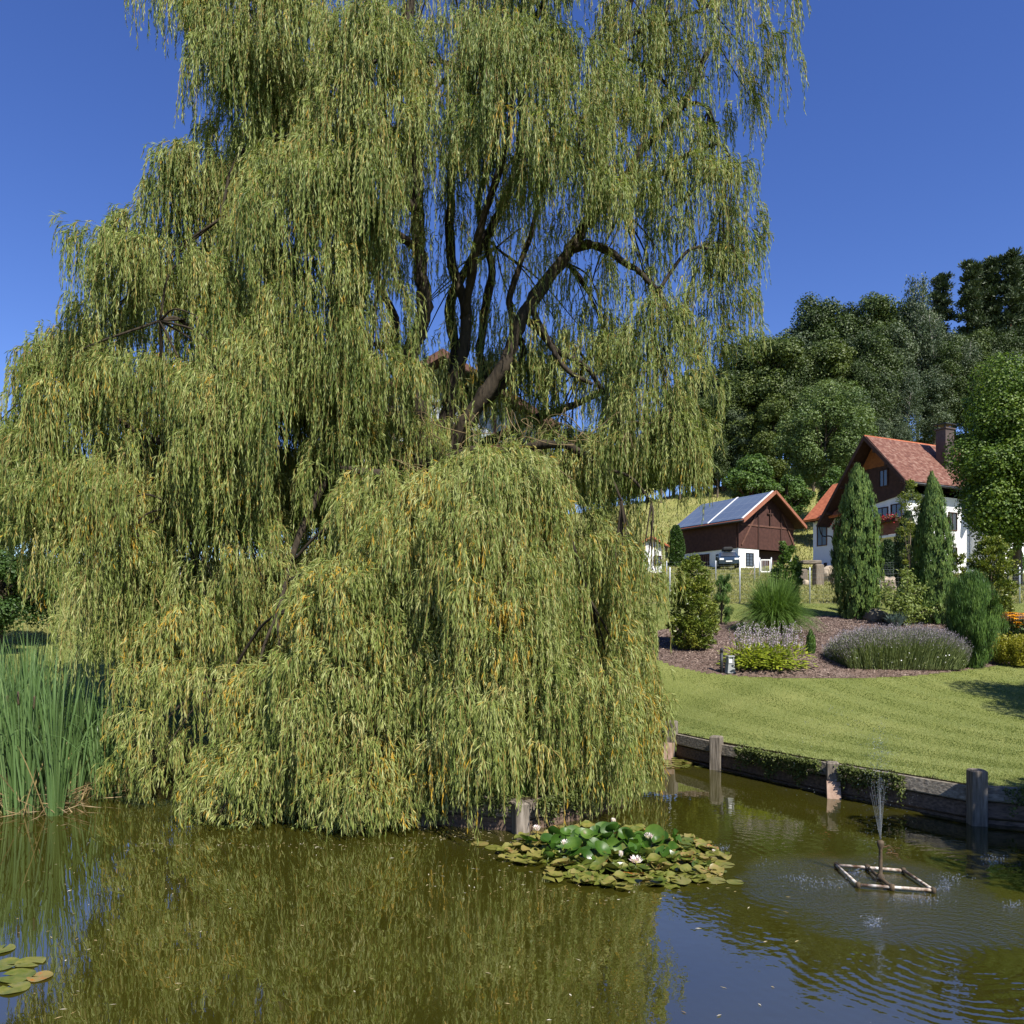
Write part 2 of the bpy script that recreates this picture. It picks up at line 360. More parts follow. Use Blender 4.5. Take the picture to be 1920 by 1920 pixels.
M['verge'] = noisy_mat("orange_verge_tile", (.20, .075, .042), (.28, .11, .065), 4, .8)
M['glass'] = noisy_mat("window_glass", (.03, .035, .045), (.06, .07, .085), 1, .08, spec=.9)
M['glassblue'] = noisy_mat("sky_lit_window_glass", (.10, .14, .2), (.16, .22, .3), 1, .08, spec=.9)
M['steel'] = noisy_mat("galvanised_steel", (.38, .40, .42), (.52, .54, .56), 6, .45, metal=.6)
M['wire'] = noisy_mat("fence_wire", (.22, .24, .23), (.30, .32, .31), 6, .5, metal=.5)
M['darkmetal'] = noisy_mat("dark_metal", (.018, .02, .024), (.035, .038, .044), 6, .5, metal=.2)
M['greymetal'] = noisy_mat("grey_lamp_housing", (.22, .23, .23), (.30, .31, .31), 6, .5)
M['whiteplastic'] = noisy_mat("white_plastic", (.62, .62, .60), (.74, .74, .72), 5, .4)
M['pipe'] = noisy_mat("dirty_white_pipe", (.11, .065, .04), (.55, .51, .46), 14, .5, (1, 1, 1), .3, c3=(.33, .27, .22), contrast=(.38, .62))
M['rust'] = noisy_mat("rusty_pipe", (.035, .025, .015), (.10, .07, .04), 12, .7, bump=.4)
M['carpaint'] = noisy_mat("dark_blue_car_paint", (.02, .035, .06), (.025, .045, .075), 1, .15, spec=.8)
M['rubber'] = noisy_mat("black_rubber", (.015, .015, .015), (.025, .025, .025), 5, .8)
M['lamp'] = noisy_mat("lamp_glass", (.7, .7, .68), (.8, .8, .78), 5, .1, spec=.8)
M['turq'] = noisy_mat("turquoise_plastic", (.02, .30, .22), (.03, .38, .28), 5, .35)
M['chim'] = noisy_mat("dark_brown_chimney_cladding", (.05, .035, .03), (.085, .06, .05), 3, .6, (1, 1, 1))

def solar_mat():
    m, n, l = nt("solar_panel")
    tc = n.new("ShaderNodeTexCoord")
    b = n.new("ShaderNodeTexBrick"); b.offset = 0; b.inputs['Scale'].default_value = 1.0
    b.inputs['Brick Width'].default_value = 1.0; b.inputs['Row Height'].default_value = 1.05; b.inputs['Mortar Size'].default_value = .014
    b.inputs['Color1'].default_value = (.085, .11, .155, 1); b.inputs['Color2'].default_value = (.10, .13, .175, 1); b.inputs['Mortar'].default_value = (.19, .21, .24, 1)
    mp = n.new("ShaderNodeMapping"); mp.inputs['Rotation'].default_value = (0, 0, 0)
    sx = n.new("ShaderNodeSeparateXYZ"); cx = n.new("ShaderNodeCombineXYZ")
    l.new(tc.outputs['Object'], sx.inputs[0]); l.new(sx.outputs[1], cx.inputs[0]); l.new(sx.outputs[0], cx.inputs[1]); l.new(cx.outputs[0], b.inputs['Vector'])
    p = n.new("ShaderNodeBsdfPrincipled"); p.inputs['Roughness'].default_value = .22; p.inputs['Specular IOR Level'].default_value = .9
    l.new(b.outputs['Color'], p.inputs['Base Color'])
    o = n.new("ShaderNodeOutputMaterial"); l.new(p.outputs[0], o.inputs[0]); return m
M['solar'] = solar_mat()

def jet_mat():
    m, n, l = nt("spray_water")
    g = n.new("ShaderNodeBsdfPrincipled"); g.inputs['Base Color'].default_value = (.9, .95, 1, 1); g.inputs['Roughness'].default_value = .08; g.inputs['IOR'].default_value = 1.33; g.inputs['Transmission Weight'].default_value = .88
    nz = n.new("ShaderNodeTexNoise"); nz.inputs['Scale'].default_value = 60; b = n.new("ShaderNodeBump"); b.inputs['Strength'].default_value = .6
    l.new(nz.outputs[0], b.inputs['Height']); l.new(b.outputs[0], g.inputs['Normal'])
    o = n.new("ShaderNodeOutputMaterial"); l.new(g.outputs[0], o.inputs[0]); return m
M['jet'] = jet_mat()

# ------------------------------------------------------------------ terrain
POND = np.array([(-30, 1.5), (7.2, 1.5), (7.3, 5.0), (8.2, 7.4), (8.3, 8.15), (7.2, 8.75), (5.72, 9.45), (4.65, 11.05), (3.52, 13.1), (2.98, 14.3), (2.55, 15.6), (1.9, 16.1),
                 (1.5, 15.2), (1.72, 13.2), (1.68, 11.6), (1.42, 10.75), (0.84, 9.78), (0.12, 9.15), (-1.04, 9.54), (-2.4, 10.1), (-3.6, 11.0), (-4.6, 12.4), (-6.5, 13.0), (-9.5, 12.6), (-13, 11.0), (-18, 10.0), (-30, 10.0)])
def poly_sd(x, y, poly):
    x = np.asarray(x, float); y = np.asarray(y, float)
    d = np.full(x.shape, 1e9); ins = np.zeros(x.shape, bool)
    n = len(poly)
    for i in range(n):
        ax, ay = poly[i]; bx, by = poly[(i + 1) % n]
        ex, ey = bx - ax, by - ay
        t = np.clip(((x - ax) * ex + (y - ay) * ey) / (ex * ex + ey * ey), 0, 1)
        d = np.minimum(d, np.hypot(x - ax - t * ex, y - ay - t * ey))
        c = (ay > y) != (by > y)
        with np.errstate(divide='ignore', invalid='ignore'):
            ins ^= c & (x < (bx - ax) * (y - ay) / (by - ay + 1e-12) + ax)
    return np.where(ins, -d, d)
def sstep(t): t = np.clip(t, 0, 1); return t * t * (3 - 2 * t)
def base_z(x, y):
    x = np.asarray(x, float); y = np.asarray(y, float)
    s = 1.2
    soft = s * np.logaddexp(0, (y - 12.9) / s)
    z = .48 + .192 * np.minimum(soft, 14.1)
    z = z + .104 * np.clip(y - 27, 0, 45)
    rid = np.interp(x, [-200, -80, -30, 0, 27, 59, 90, 200], [9, 9.5, 12, 16.5, 21.5, 29.0, 31, 33])
    t = np.clip((y - 72) / 36, 0, 1)
    z = z + (rid - 7.87) * (t * (.75 + .25 * t)) * (y > 72)
    z = z - np.clip(y - 110, 0, 200) * .12
    near = (y < 24) & (y > 0) & (np.abs(x) < 32)                     # the lawn levels out to the top of the sleeper walls
    if near.any():
        xb, yb = np.broadcast_to(x, z.shape)[near], np.broadcast_to(y, z.shape)[near]
        w = sstep(poly_sd(xb, yb, POND) / 3.2); edge = np.where((xb < 1.8) & (yb < 11.2) & (xb > -3), .36, .455)
        zn = z[near]; z = z.copy(); z[near] = edge + (zn - edge) * w
    z = z + .06 * np.sin(x * .31 + 1) * np.sin(y * .23) * sstep((y - 20) / 15)
    return z
def ground_z(x, y):
    x = np.asarray(x, float); y = np.asarray(y, float)
    sd = poly_sd(x, y, POND)
    b = base_z(x, y)
    return np.where(sd > 0, b, np.maximum(-.7, b + (b + .7) * np.clip(sd / .14, -1, 0)))
def gz(x, y): return float(ground_z(np.array([x]), np.array([y]))[0])
def P(px, py, D): return np.array([(px - 960) / F * D, D, HC + (HZ - py) / F * D])
_Ds = np.concatenate([np.linspace(8, 40, 1200), np.linspace(40, 125, 900)])
def at(px, py):
    """where the ray through a photo pixel meets the land"""
    x = (px - 960) / F * _Ds; z = HC + (HZ - py) / F * _Ds
    hit = np.nonzero(z <= base_z(x, _Ds))[0]
    D = _Ds[hit[0]] if len(hit) else 120.0
    X = (px - 960) / F * D
    return np.array([X, D, float(base_z(np.array([X]), np.array([D]))[0])])

def axis(segs):
    out = []
    for a, b, s in segs: out += list(np.arange(a, b - 1e-6, s))
    out.append(segs[-1][1]); return np.array(out)
gx = axis([(-1500, -300, 200), (-300, -60, 20), (-60, -14, 2), (-14, 15, .16), (15, 60, 2), (60, 300, 20), (300, 1500, 200)])
gy = axis([(-400, -40, 60), (-40, 0, 4), (0, 29, .16), (29, 72, 1.0), (72, 140, 1.5), (140, 320, 15), (320, 3000, 250)])
X, Y = np.meshgrid(gx, gy)
sd0 = poly_sd(X, Y, POND); e_ = .01
gxs, gys = (poly_sd(X + e_, Y, POND) - sd0) / e_, (poly_sd(X, Y + e_, POND) - sd0) / e_
tg = np.where(sd0 >= 0, .03, -.03); mv = np.where(np.abs(sd0) < .15, tg - sd0, 0)   # pull the rim onto one clean line
X, Y = X + gxs * mv, Y + gys * mv; sd0 = poly_sd(X, Y, POND)
Z = np.where(sd0 > 0, base_z(X, Y), -.7)
co = np.stack([X, Y, Z], -1).reshape(-1, 3); nx = len(gx)
ii, jj = np.meshgrid(np.arange(len(gy) - 1), np.arange(len(gx) - 1), indexing='ij')
q = (ii * nx + jj).ravel(); quads = np.stack([q, q + 1, q + nx + 1, q + nx], 1)
ctr = co[quads].mean(1)
sdc = poly_sd(ctr[:, 0], ctr[:, 1], POND); sdv = sd0.ravel()[quads].min(1)
FENCE_Y = 27.2
def is_meadow(x, y): return (y >= FENCE_Y) | ((x < -5.5) & (y > 20.8 + .35 * np.sin(x * 2.1)))
BED = None
def ground_part(name, mask, mat):
    f = quads[mask]; used, inv = np.unique(f, return_inverse=True)
    o = link(name, raw_mesh(name, co[used], inv.ravel(), np.full(len(f), 4), mat, smooth=True)); return tag(o, kind='structure')
M['lawn'] = ground_mat("lawn_soil_and_turf", (.095, .115, .028), (.13, .148, .04), (.18, .19, .06), 1.0, 25)
M['meadow'] = ground_mat("meadow_turf", (.13, .15, .038), (.20, .20, .065), (.29, .26, .11), .25, 6)
M['bed'] = ground_mat("pond_mud", (.03, .025, .012), (.05, .04, .02), (.06, .05, .03), 1.0, 12)
ground_part('pond_bed', sdv < 0, M['bed'])
ground_part('lawn', (sdv >= 0) & ~is_meadow(ctr[:, 0], ctr[:, 1]), M['lawn'])
ground_part('meadow', (sdv >= 0) & is_meadow(ctr[:, 0], ctr[:, 1]), M['meadow'])
# water sheet: fine near the camera, one level surface
wx = np.linspace(-31, 12.5, 60); wy = np.linspace(0.5, 17, 40)
wX, wY = np.meshgrid(wx, wy); k = len(wx)
wq = (np.arange(len(wy) - 1)[:, None] * k + np.arange(k - 1)[None]).ravel()
water = link('water', raw_mesh('water', np.stack([wX, wY, 0 * wX], -1).reshape(-1, 3), np.stack([wq, wq + 1, wq + k + 1, wq + k], 1), np.full(len(wq), 4), water_mat(), smooth=True))
tag(water, kind='structure')

# mulch bed: a sheet a few mm over the lawn plus loose chips
bed_px = [(1203, 1198), (1210, 1218), (1235, 1236), (1275, 1250), (1330, 1260), (1400, 1268), (1470, 1271), (1540, 1272), (1620, 1271), (1700, 1267), (1780, 1259), (1850, 1249), (1930, 1238), (2000, 1228), (2000, 1150), (1900, 1150), (1800, 1155), (1700, 1156), (1600, 1156), (1500, 1155), (1440, 1160), (1380, 1166), (1320, 1170), (1260, 1178), (1225, 1186)]
BED = np.array([at(px, py)[:2] for px, py in bed_px])
def bed_z(x, y):
    sd = poly_sd(x, y, BED); return base_z(x, y) + np.where(sd < 0, .004 + .07 * sstep(-sd / .8), 0)
bx = np.arange(BED[:, 0].min(), BED[:, 0].max(), .1); by = np.arange(BED[:, 1].min(), BED[:, 1].max(), .1)
bX, bY = np.meshgrid(bx, by); sdb = poly_sd(bX, bY, BED)
bZ = base_z(bX, bY) + np.where(sdb < 0, .006 + .07 * sstep(-sdb / .8), .004)
k = len(bx); qi = (np.arange(len(by) - 1)[:, None] * k + np.arange(k - 1)[None]).ravel()
bq = np.stack([qi, qi + 1, qi + k + 1, qi + k], 1); bco = np.stack([bX, bY, bZ], -1).reshape(-1, 3)
keep = sdb.ravel()[bq].min(1) < 0
bq = bq[keep]; used, inv = np.unique(bq, return_inverse=True)
M['mulch'] = ground_mat("bark_mulch_soil", (.06, .038, .03), (.12, .083, .067), (.20, .15, .125), 4, 40)
tag(link('mulch_bed', raw_mesh('mulch_bed', bco[used], inv.ravel(), np.full(len(bq), 4), M['mulch'], smooth=True)), kind='structure')
rng = np.random.default_rng(5)
n = 60000
cx_ = rng.uniform(BED[:, 0].min(), BED[:, 0].max(), n); cy_ = rng.uniform(BED[:, 1].min(), BED[:, 1].max(), n)
sd = poly_sd(cx_, cy_, BED); s_ = (sd < .06 * rng.random(n)); cx_, cy_ = cx_[s_], cy_[s_]; n = len(cx_)
Pc = np.stack([cx_, cy_, bed_z(cx_, cy_) + .012], 1)
Ac = rng.normal(size=(n, 3)); Ac[:, 2] *= .35; Sc = rng.normal(size=(n, 3)); Sc[:, 2] *= .4
tag(link('bark_mulch', leaf_mesh('bark_mulch', leaf_arrays(Pc - unit(Ac) * .02, Ac, Sc, rng.uniform(.03, .08, n), rng.uniform(.012, .03, n), .1), M['chips'], rng.random(n))), 'brown bark chips loosely covering the planted bed', 'mulch', kind='stuff')
def bedat(px, py):
    p = at(px, py); p[2] = float(bed_z(np.array([p[0]]), np.array([p[1]]))[0]); return p

# ------------------------------------------------------------------ lawn and meadow grass
rng = np.random.default_rng(11)
def grass(name, n, xr, yr, hfun, wfun, mat, keepf, label, ypow=1.0, lean=.5, bias=None, zf=base_z, comb=None):
    u = rng.random(n); ya, yb = yr
    y = 1 / (1 / ya + u * (1 / yb - 1 / ya)) if ypow == 2 else ya * (yb / ya) ** u
    x = rng.uniform(xr[0], xr[1], n) if np.isscalar(xr[0]) else xr[0](y) + rng.random(n) * (xr[1](y) - xr[0](y))
    k_ = keepf(x, y); x, y = x[k_], y[k_]; n = len(x)
    Pg = np.stack([x, y, zf(x, y) - .005], 1)
    A = np.stack([rng.normal(0, lean, n), rng.normal(0, lean, n), np.ones(n)], 1)
    if comb is not None: A[:, :2] += comb(x, y)
    th = rng.uniform(0, np.pi, n); S = np.stack([np.cos(th), np.sin(th), 0 * th], 1)
    h = hfun(x, y) * rng.uniform(.55, 1.3, n)
    rr = rng.random(n)
    if bias is not None: rr = np.clip(rr * .7 + bias(x, y), 0, 1)
    tag(link(name, leaf_mesh(name, leaf_arrays(Pg, A, S, h, wfun(x, y) , .15, .35), mat, rr)), label, 'grass', kind='stuff')
lx0, lx1 = (lambda y: -.70 * y), (lambda y: .70 * y + .5)
def stripes(x, y):
    sd = poly_sd(x, y, POND)
    return .15 + .27 * np.sign(np.sin(sd * 2 * np.pi / .9)) * np.clip(1.2 - sd * .09, .1, 1)
grass('lawn_grass', 520000, (lx0, lx1), (9.0, FENCE_Y + .3), lambda x, y: .020 + .0005 * y, lambda x, y: .0045 + .00042 * y, M['lawngrass'],
      lambda x, y: (poly_sd(x, y, POND) > .01) & (poly_sd(x, y, BED) > .02) & ((x > 1.2) | (y > 13.5)) & ~is_meadow(x, y), 'short mown green grass of the garden lawn', bias=stripes, lean=.55,
      comb=lambda x, y: np.stack([0 * x, .5 * np.sign(np.sin(poly_sd(x, y, POND) * 2 * np.pi / .9))], 1))   # blades laid over by the mower, one way and back
grass('bank_grass', 26000, (lambda y: -7.0 + 0 * y, lambda y: 10 + 0 * y), (8.0, 17), lambda x, y: .10 + 0 * x, lambda x, y: .010 + 0 * x, M['lawngrass'],
      lambda x, y: (poly_sd(x, y, POND) > .0) & (poly_sd(x, y, POND) < .16 + .12 * np.sin(x * 5) * np.sin(y * 4)), 'longer ragged grass along the pond edge', lean=.8)
grass('meadow_grass', 260000, (lambda y: -.72 * y, lambda y: .72 * y), (20.5, 74), lambda x, y: .07 + .0012 * y, lambda x, y: .010 + .0009 * y, M['meadowgrass'],
      lambda x, y: is_meadow(x, y), 'tall olive and straw meadow grass beyond the wire fence', lean=.45)
grass('hill_grass', 60000, (lambda y: -.75 * y, lambda y: .75 * y), (74, 112), lambda x, y: .35 + 0 * y, lambda x, y: .11 + 0 * y, M['meadowgrass'],
      lambda x, y: np.ones_like(x, bool), 'dry straw coloured grass on the far hillside', lean=.5)
grass('waterside_weeds', 9000, (lambda y: -3.2 + 0 * y, lambda y: 1.8 + 0 * y), (9.0, 12.5), lambda x, y: .24 + 0 * x, lambda x, y: .022 + 0 * x, M['bright'],
      lambda x, y: poly_sd(x, y, POND) > .05, 'lush green weeds on the bank under the willow', lean=.7)

# ------------------------------------------------------------------ weeping willow
def spline(pts, k=8):
    pts = np.asarray(pts, float); out = []
    e = np.vstack([2 * pts[0] - pts[1], pts, 2 * pts[-1] - pts[-2]])
    for i in range(len(pts) - 1):
        p0, p1, p2, p3 = e[i:i + 4]
        for t in np.linspace(0, 1, k, endpoint=False):
            out.append(.5 * ((2 * p1) + (-p0 + p2) * t + (2 * p0 - 5 * p1 + 4 * p2 - p3) * t * t + (-p0 + 3 * p1 - 3 * p2 + p3) * t ** 3))
    out.append(pts[-1]); return np.array(out)

willow = thing('willow_tree', 'huge weeping willow trailing yellow-green curtains of leaves over the pond', 'willow tree', (-1.43, 13.0, .5))
wloc = np.array([-1.43, 13.0, .5])
limb_nodes = []
def limb(name, px, r0, r1, seed=0, parent=willow, reg=True):
    """px: list of (px, py, D) along the limb"""
    g = np.random.default_rng(seed)
    pts = spline([P(*p) for p in px], 8)
    w = np.cumsum(g.normal(0, .02, pts.shape), 0); w -= np.linspace(0, 1, len(w))[:, None] * w[-1]
    pts = pts + w * min(1, r0 * 6)
    rad = np.linspace(r0, r1, len(pts)) * (1 + .08 * g.normal(size=len(pts)))
    if reg:
        for p, r in zip(pts, rad): limb_nodes.append((*p, r))
    mb = MB(); mb.sm = True; mb.tube(pts - wloc, rad, 10); return mb.build(name, M['bark'], parent)
limb('trunk', [(800, 1385, 13), (800, 1250, 13), (805, 1050, 13), (812, 900, 13), (815, 800, 13)], .50, .36, 1)
for i, (px, r0, r1) in enumerate([
    ([(808, 860, 13), (785, 770, 12.9), (772, 690, 12.9), (800, 590, 13), (792, 480, 13.1), (775, 330, 13.2), (762, 150, 13.3), (772, -60, 13.4)], .17, .07),
    ([(825, 860, 13), (850, 720, 13.2), (868, 600, 13.3), (838, 480, 13.4), (842, 330, 13.5), (875, 160, 13.6), (900, -80, 13.7)], .12, .05),
    ([(815, 850, 13), (905, 740, 13.8), (900, 640, 13.9), (925, 520, 13.9), (900, 400, 13.9), (930, 260, 13.9), (960, 60, 13.9)], .10, .04),
    ([(812, 850, 13), (890, 770, 13.1), (950, 720, 13.1), (985, 660, 13.1), (960, 560, 13.2), (1000, 440, 13.3), (1020, 300, 13.3)], .09, .035),
    ([(806, 850, 13), (740, 700, 13.4), (735, 600, 13.5), (690, 480, 13.5), (640, 380, 13.6), (600, 220, 13.6)], .10, .04),
    ([(990, 600, 12.8), (1040, 655, 12.7), (1095, 690, 12.6), (1150, 760, 12.5), (1200, 800, 12.4)], .06, .025),
    ([(830, 880, 13), (880, 780, 12.8), (935, 690, 12.7), (990, 570, 12.7), (1060, 480, 12.8), (1090, 420, 12.9), (1150, 360, 13), (1190, 285, 13), (1255, 215, 13.1), (1330, 90, 13.2)], .135, .045),
    ([(800, 850, 13), (745, 775, 12.8), (680, 760, 12.6), (610, 722, 12.5), (555, 775, 12.4), (470, 740, 12.3), (380, 640, 12.2)], .19, .07),
    ([(825, 850, 13), (845, 745, 13.4), (858, 650, 13.6), (850, 560, 13.6), (910, 450, 13.6), (960, 350, 13.5), (985, 240, 13.5), (990, 90, 13.5), (1040, -40, 13.5)], .11, .045),
    ([(1075, 465, 12.8), (1120, 460, 12.7), (1170, 485, 12.6), (1220, 525, 12.5), (1260, 590, 12.5)], .08, .03),
    ([(1172, 325, 13), (1215, 330, 12.9), (1255, 322, 12.9), (1290, 295, 12.8), (1340, 270, 12.8)], .06, .025),
    ([(990, 570, 12.7), (1020, 620, 12.6), (1060, 690, 12.5), (1110, 720, 12.4)], .06, .03),
    ([(1130, 235, 13.2), (1128, 130, 13.3), (1165, 60, 13.4), (1190, -40, 13.4)], .08, .05),
    ([(1130, 250, 13.2), (1125, 350, 13.1), (1105, 420, 12.9)], .08, .09),
    ([(1128, 130, 13.3), (1180, 70, 13.3), (1260, 45, 13.2), (1330, 10, 13.2)], .05, .025),
    ([(785, 400, 13.1), (720, 330, 12.8), (640, 260, 12.5), (540, 265, 12.3), (450, 285, 12.2)], .09, .03),
    ([(775, 300, 13.2), (700, 200, 13), (640, 90, 13), (560, 40, 13)], .08, .04),
    ([(790, 470, 13.1), (720, 420, 12.2), (690, 330, 11.8), (680, 180, 11.7)], .08, .03),
    ([(868, 600, 13.3), (900, 420, 12.6), (950, 250, 12.0), (960, 110, 11.9)], .08, .03),
    ([(810, 880, 13), (780, 960, 12.6), (720, 900, 11.9), (640, 880, 11.5)], .13, .05),
    ([(830, 900, 13), (850, 880, 12.2), (880, 845, 11.7), (930, 870, 11.2), (1000, 900, 11)], .12, .05),
    ([(840, 890, 13), (950, 850, 12.6), (1060, 835, 12.2), (1140, 880, 12)], .11, .04),
    ([(745, 775, 12.8), (640, 860, 12.2), (560, 1000, 11.4), (520, 1150, 10.4)], .08, .03),
    ([(610, 722, 12.5), (480, 800, 12.2), (330, 830, 12), (180, 760, 12)], .11, .04),
    ([(800, 900, 13), (700, 860, 14.2), (560, 700, 15.2), (430, 560, 15.6)], .16, .05),
    ([(830, 900, 13), (930, 820, 14.5), (1080, 760, 15.3), (1180, 720, 15.6)], .13, .04),
]):
    limb('limb', px, r0, r1, 20 + i)
limb_nodes = np.array(limb_nodes)

# drooping masses: (px, top row, bottom row, D, half width px, depth m, tresses, cap share, hole threshold, strand length)
MASS = [
    (905, 1085, 1470, 10.1, 125, .6, 230, .75, -.5, (.5, 1.1)),
    (1010, 1180, 1480, 10.2, 90, .5, 120, .7, -.5, (.5, 1.1)),
    (185, 880, 1160, 11.5, 75, .7, 65, .4, -.4, (.5, 1.3)),
    (330, 880, 1290, 11.4, 105, .8, 130, .4, -.4, (.5, 1.3)),
    (440, 830, 1200, 11.7, 90, .8, 90, .4, -.4, (.5, 1.3)),
    (985, 880, 1120, 12.4, 95, .7, 110, .4, -.5, (.4, 1.0)),
    (1060, 850, 1060, 12.6, 80, .7, 80, .4, -.4, (.4, 1.0)),
    (660, 800, 1000, 12.2, 70, .6, 60, .4, -.3, (.4, 1.0)),
    (1070, 1290, 1530, 9.95, 80, .35, 125, .3, -.5, (.5, 1.1)),
    (1100, 1230, 1515, 10.5, 85, .5, 130, .3, -.5, (.5, 1.1)),
    (850, 1290, 1530, 9.6, 75, .35, 105, .4, -.5, (.4, .9)),
    (1222, 900, 1190, 11.9, 20, .3, 15, .3, -.6, (.6, 1.4)),
    (905, 855, 1500, 10.75, 225, 1.45, 900, .62, -.55, (.5, 1.25)),
    (1105, 1010, 1490, 11.0, 90, .9, 330, .6, -.65, (.6, 1.4)),
    (725, 905, 1420, 10.9, 120, .9, 380, .6, -.45, (.5, 1.2)),
    (800, 1000, 1420, 10.6, 150, .8, 260, .3, -.5, (.5, 1.2)),
    (540, 1255, 1572, 9.75, 125, .75, 290, .8, -.62, (.4, .9)),
    (640, 1075, 1578, 9.85, 150, .85, 450, .7, -.62, (.35, .85)),
    (435, 1395, 1568, 9.75, 64, .5, 125, .85, -.7, (.3, .7)),
    (420, 1240, 1560, 11.0, 190, .6, 190, .3, -.8, (.5, 1.0)),
    (575, 860, 1250, 12.9, 100, .7, 90, .35, -.5, (.5, 1.1)),
    (715, 1180, 1592, 9.75, 105, .65, 270, .5, -.62, (.4, .9)),
    (885, 1360, 1505, 9.75, 75, .45, 70, .5, -.5, (.3, .6)),
    (300, 470, 1030, 11.6, 190, 1.25, 700, .6, -.62, (.6, 1.35)),
    (135, 655, 1010, 12.0, 110, 1.0, 290, .6, -.6, (.6, 1.3)),
    (25, 790, 960, 12.3, 85, .9, 150, .6, -.6, (.6, 1.3)),
    (350, 860, 1330, 12.3, 120, .9, 170, .35, -.5, (.6, 1.4)),
    (225, 850, 1200, 11.9, 66, .7, 80, .35, -.3, (.6, 1.4)),
    (440, 820, 1300, 12.8, 130, .9, 150, .35, -.45, (.6, 1.3)),
    (500, 600, 960, 11.6, 120, .9, 260, .35, -.5, (.6, 1.4)),
    (415, 285, 800, 12.0, 170, 1.1, 520, .6, -.6, (.6, 1.3)),
    (570, 340, 860, 12.0, 150, 1.0, 450, .40, -.55, (.6, 1.4)),
    (452, -80, 320, 13.4, 138, 1.2, 400, .45, -.6, (.6, 1.3)),
    (600, -140, 240, 13.2, 160, 1.2, 400, .5, -.45, (.5, 1.2)),
    (560, 120, 420, 13.0, 110, .9, 190, .4, -.3, (.5, 1.2)),
    (685, 55, 480, 11.7, 95, .8, 320, .35, -.65, (.6, 1.4)),
    (715, 420, 790, 11.9, 58, .5, 120, .3, -.5, (.6, 1.3)),
    (850, -160, 130, 13.0, 230, 1.3, 400, .5, -.45, (.5, 1.2)),
    (1080, -170, 150, 13.0, 180, 1.3, 350, .5, -.5, (.5, 1.2)),
    (960, 40, 395, 11.9, 172, .95, 430, .35, -.6, (.6, 1.3)),
    (830, 60, 400, 13.2, 110, .9, 150, .35, -.35, (.6, 1.3)),
    (1085, 170, 460, 12.2, 105, .8, 150, .35, -.45, (.5, 1.1)),
    (1285, -120, 260, 13.3, 138, 1.1, 320, .4, -.55, (.6, 1.3)),
    (1375, -60, 180, 13.4, 52, .5, 110, .4, -.5, (.5, 1.0)),
    (1200, 60, 380, 13.0, 110, .9, 130, .4, -.35, (.5, 1.1)),
    (1330, 150, 430, 13.1, 80, .7, 140, .4, -.45, (.5, 1.1)),
    (1368, 240, 540, 13.1, 48, .5, 85, .4, -.4, (.4, .9)),
    (1280, 320, 650, 12.9, 95, .8, 150, .4, -.4, (.5, 1.1)),
    (1345, 420, 690, 13.0, 55, .5, 100, .4, -.45, (.4, .9)),
    (1165, 330, 700, 13.2, 110, .8, 80, .4, -.3, (.5, 1.1)),
    (1060, 440, 720, 13.4, 100, .8, 45, .4, -.2, (.5, 1.1)),
    (1225, 590, 960, 12.5, 80, .7, 210, .35, -.55, (.6, 1.3)),
    (1265, 700, 920, 12.4, 36, .45, 80, .35, -.5, (.5, 1.0)),
    (1100, 620, 940, 13.4, 130, .8, 120, .4, -.3, (.5, 1.2)),
    (930, 400, 780, 14.2, 150, .9, 60, .4, -.1, (.4, 1.0)),
    (800, 120, 580, 14.2, 130, .9, 100, .4, -.3, (.5, 1.1)),
    (600, 800, 1300, 13.2, 160, 1.0, 340, .3, -.5, (.6, 1.3)),
    (420, 850, 1330, 14.0, 200, 1.0, 300, .3, -.5, (.6, 1.3)),
    (760, 780, 1200, 12.6, 130, .8, 170, .3, -.3, (.6, 1.3)),
    (820, 980, 1450, 13.2, 260, .9, 260, .3, -.6, (.6, 1.3)),
    (1050, 800, 1400, 13.4, 130, .8, 240, .3, -.4, (.6, 1.3)),
    (560, 250, 700, 15.4, 200, 1.2, 190, .4, -.3, (.6, 1.3)),
    (360, 500, 1000, 15.0, 240, 1.2, 260, .4, -.5, (.6, 1.3)),
    (210, 700, 1080, 14.2, 150, 1.0, 170, .4, -.5, (.6, 1.3)),
    (960, 670, 930, 14.4, 120, .8, 170, .4, -.4, (.5, 1.1)),
    (860, 700, 900, 14.0, 90, .7, 70, .4, -.3, (.4, .9)),
    (700, 700, 900, 12.4, 60, .5, 60, .4, -.3, (.4, .9)),
    (640, 620, 840, 13.8, 80, .7, 80, .4, -.3, (.5, 1.0)),
    (1168, 1300, 1490, 11.2, 34, .5, 26, .4, -.4, (.4, .8)),
    (1165, 880, 1330, 11.9, 32, .5, 70, .3, -.3, (.5, 1.2)),
]
rng = np.random.default_rng(77)
SS, SO, SL, SA, SB, SLEAF = [], [], [], [], [], []
DENS = 1.0
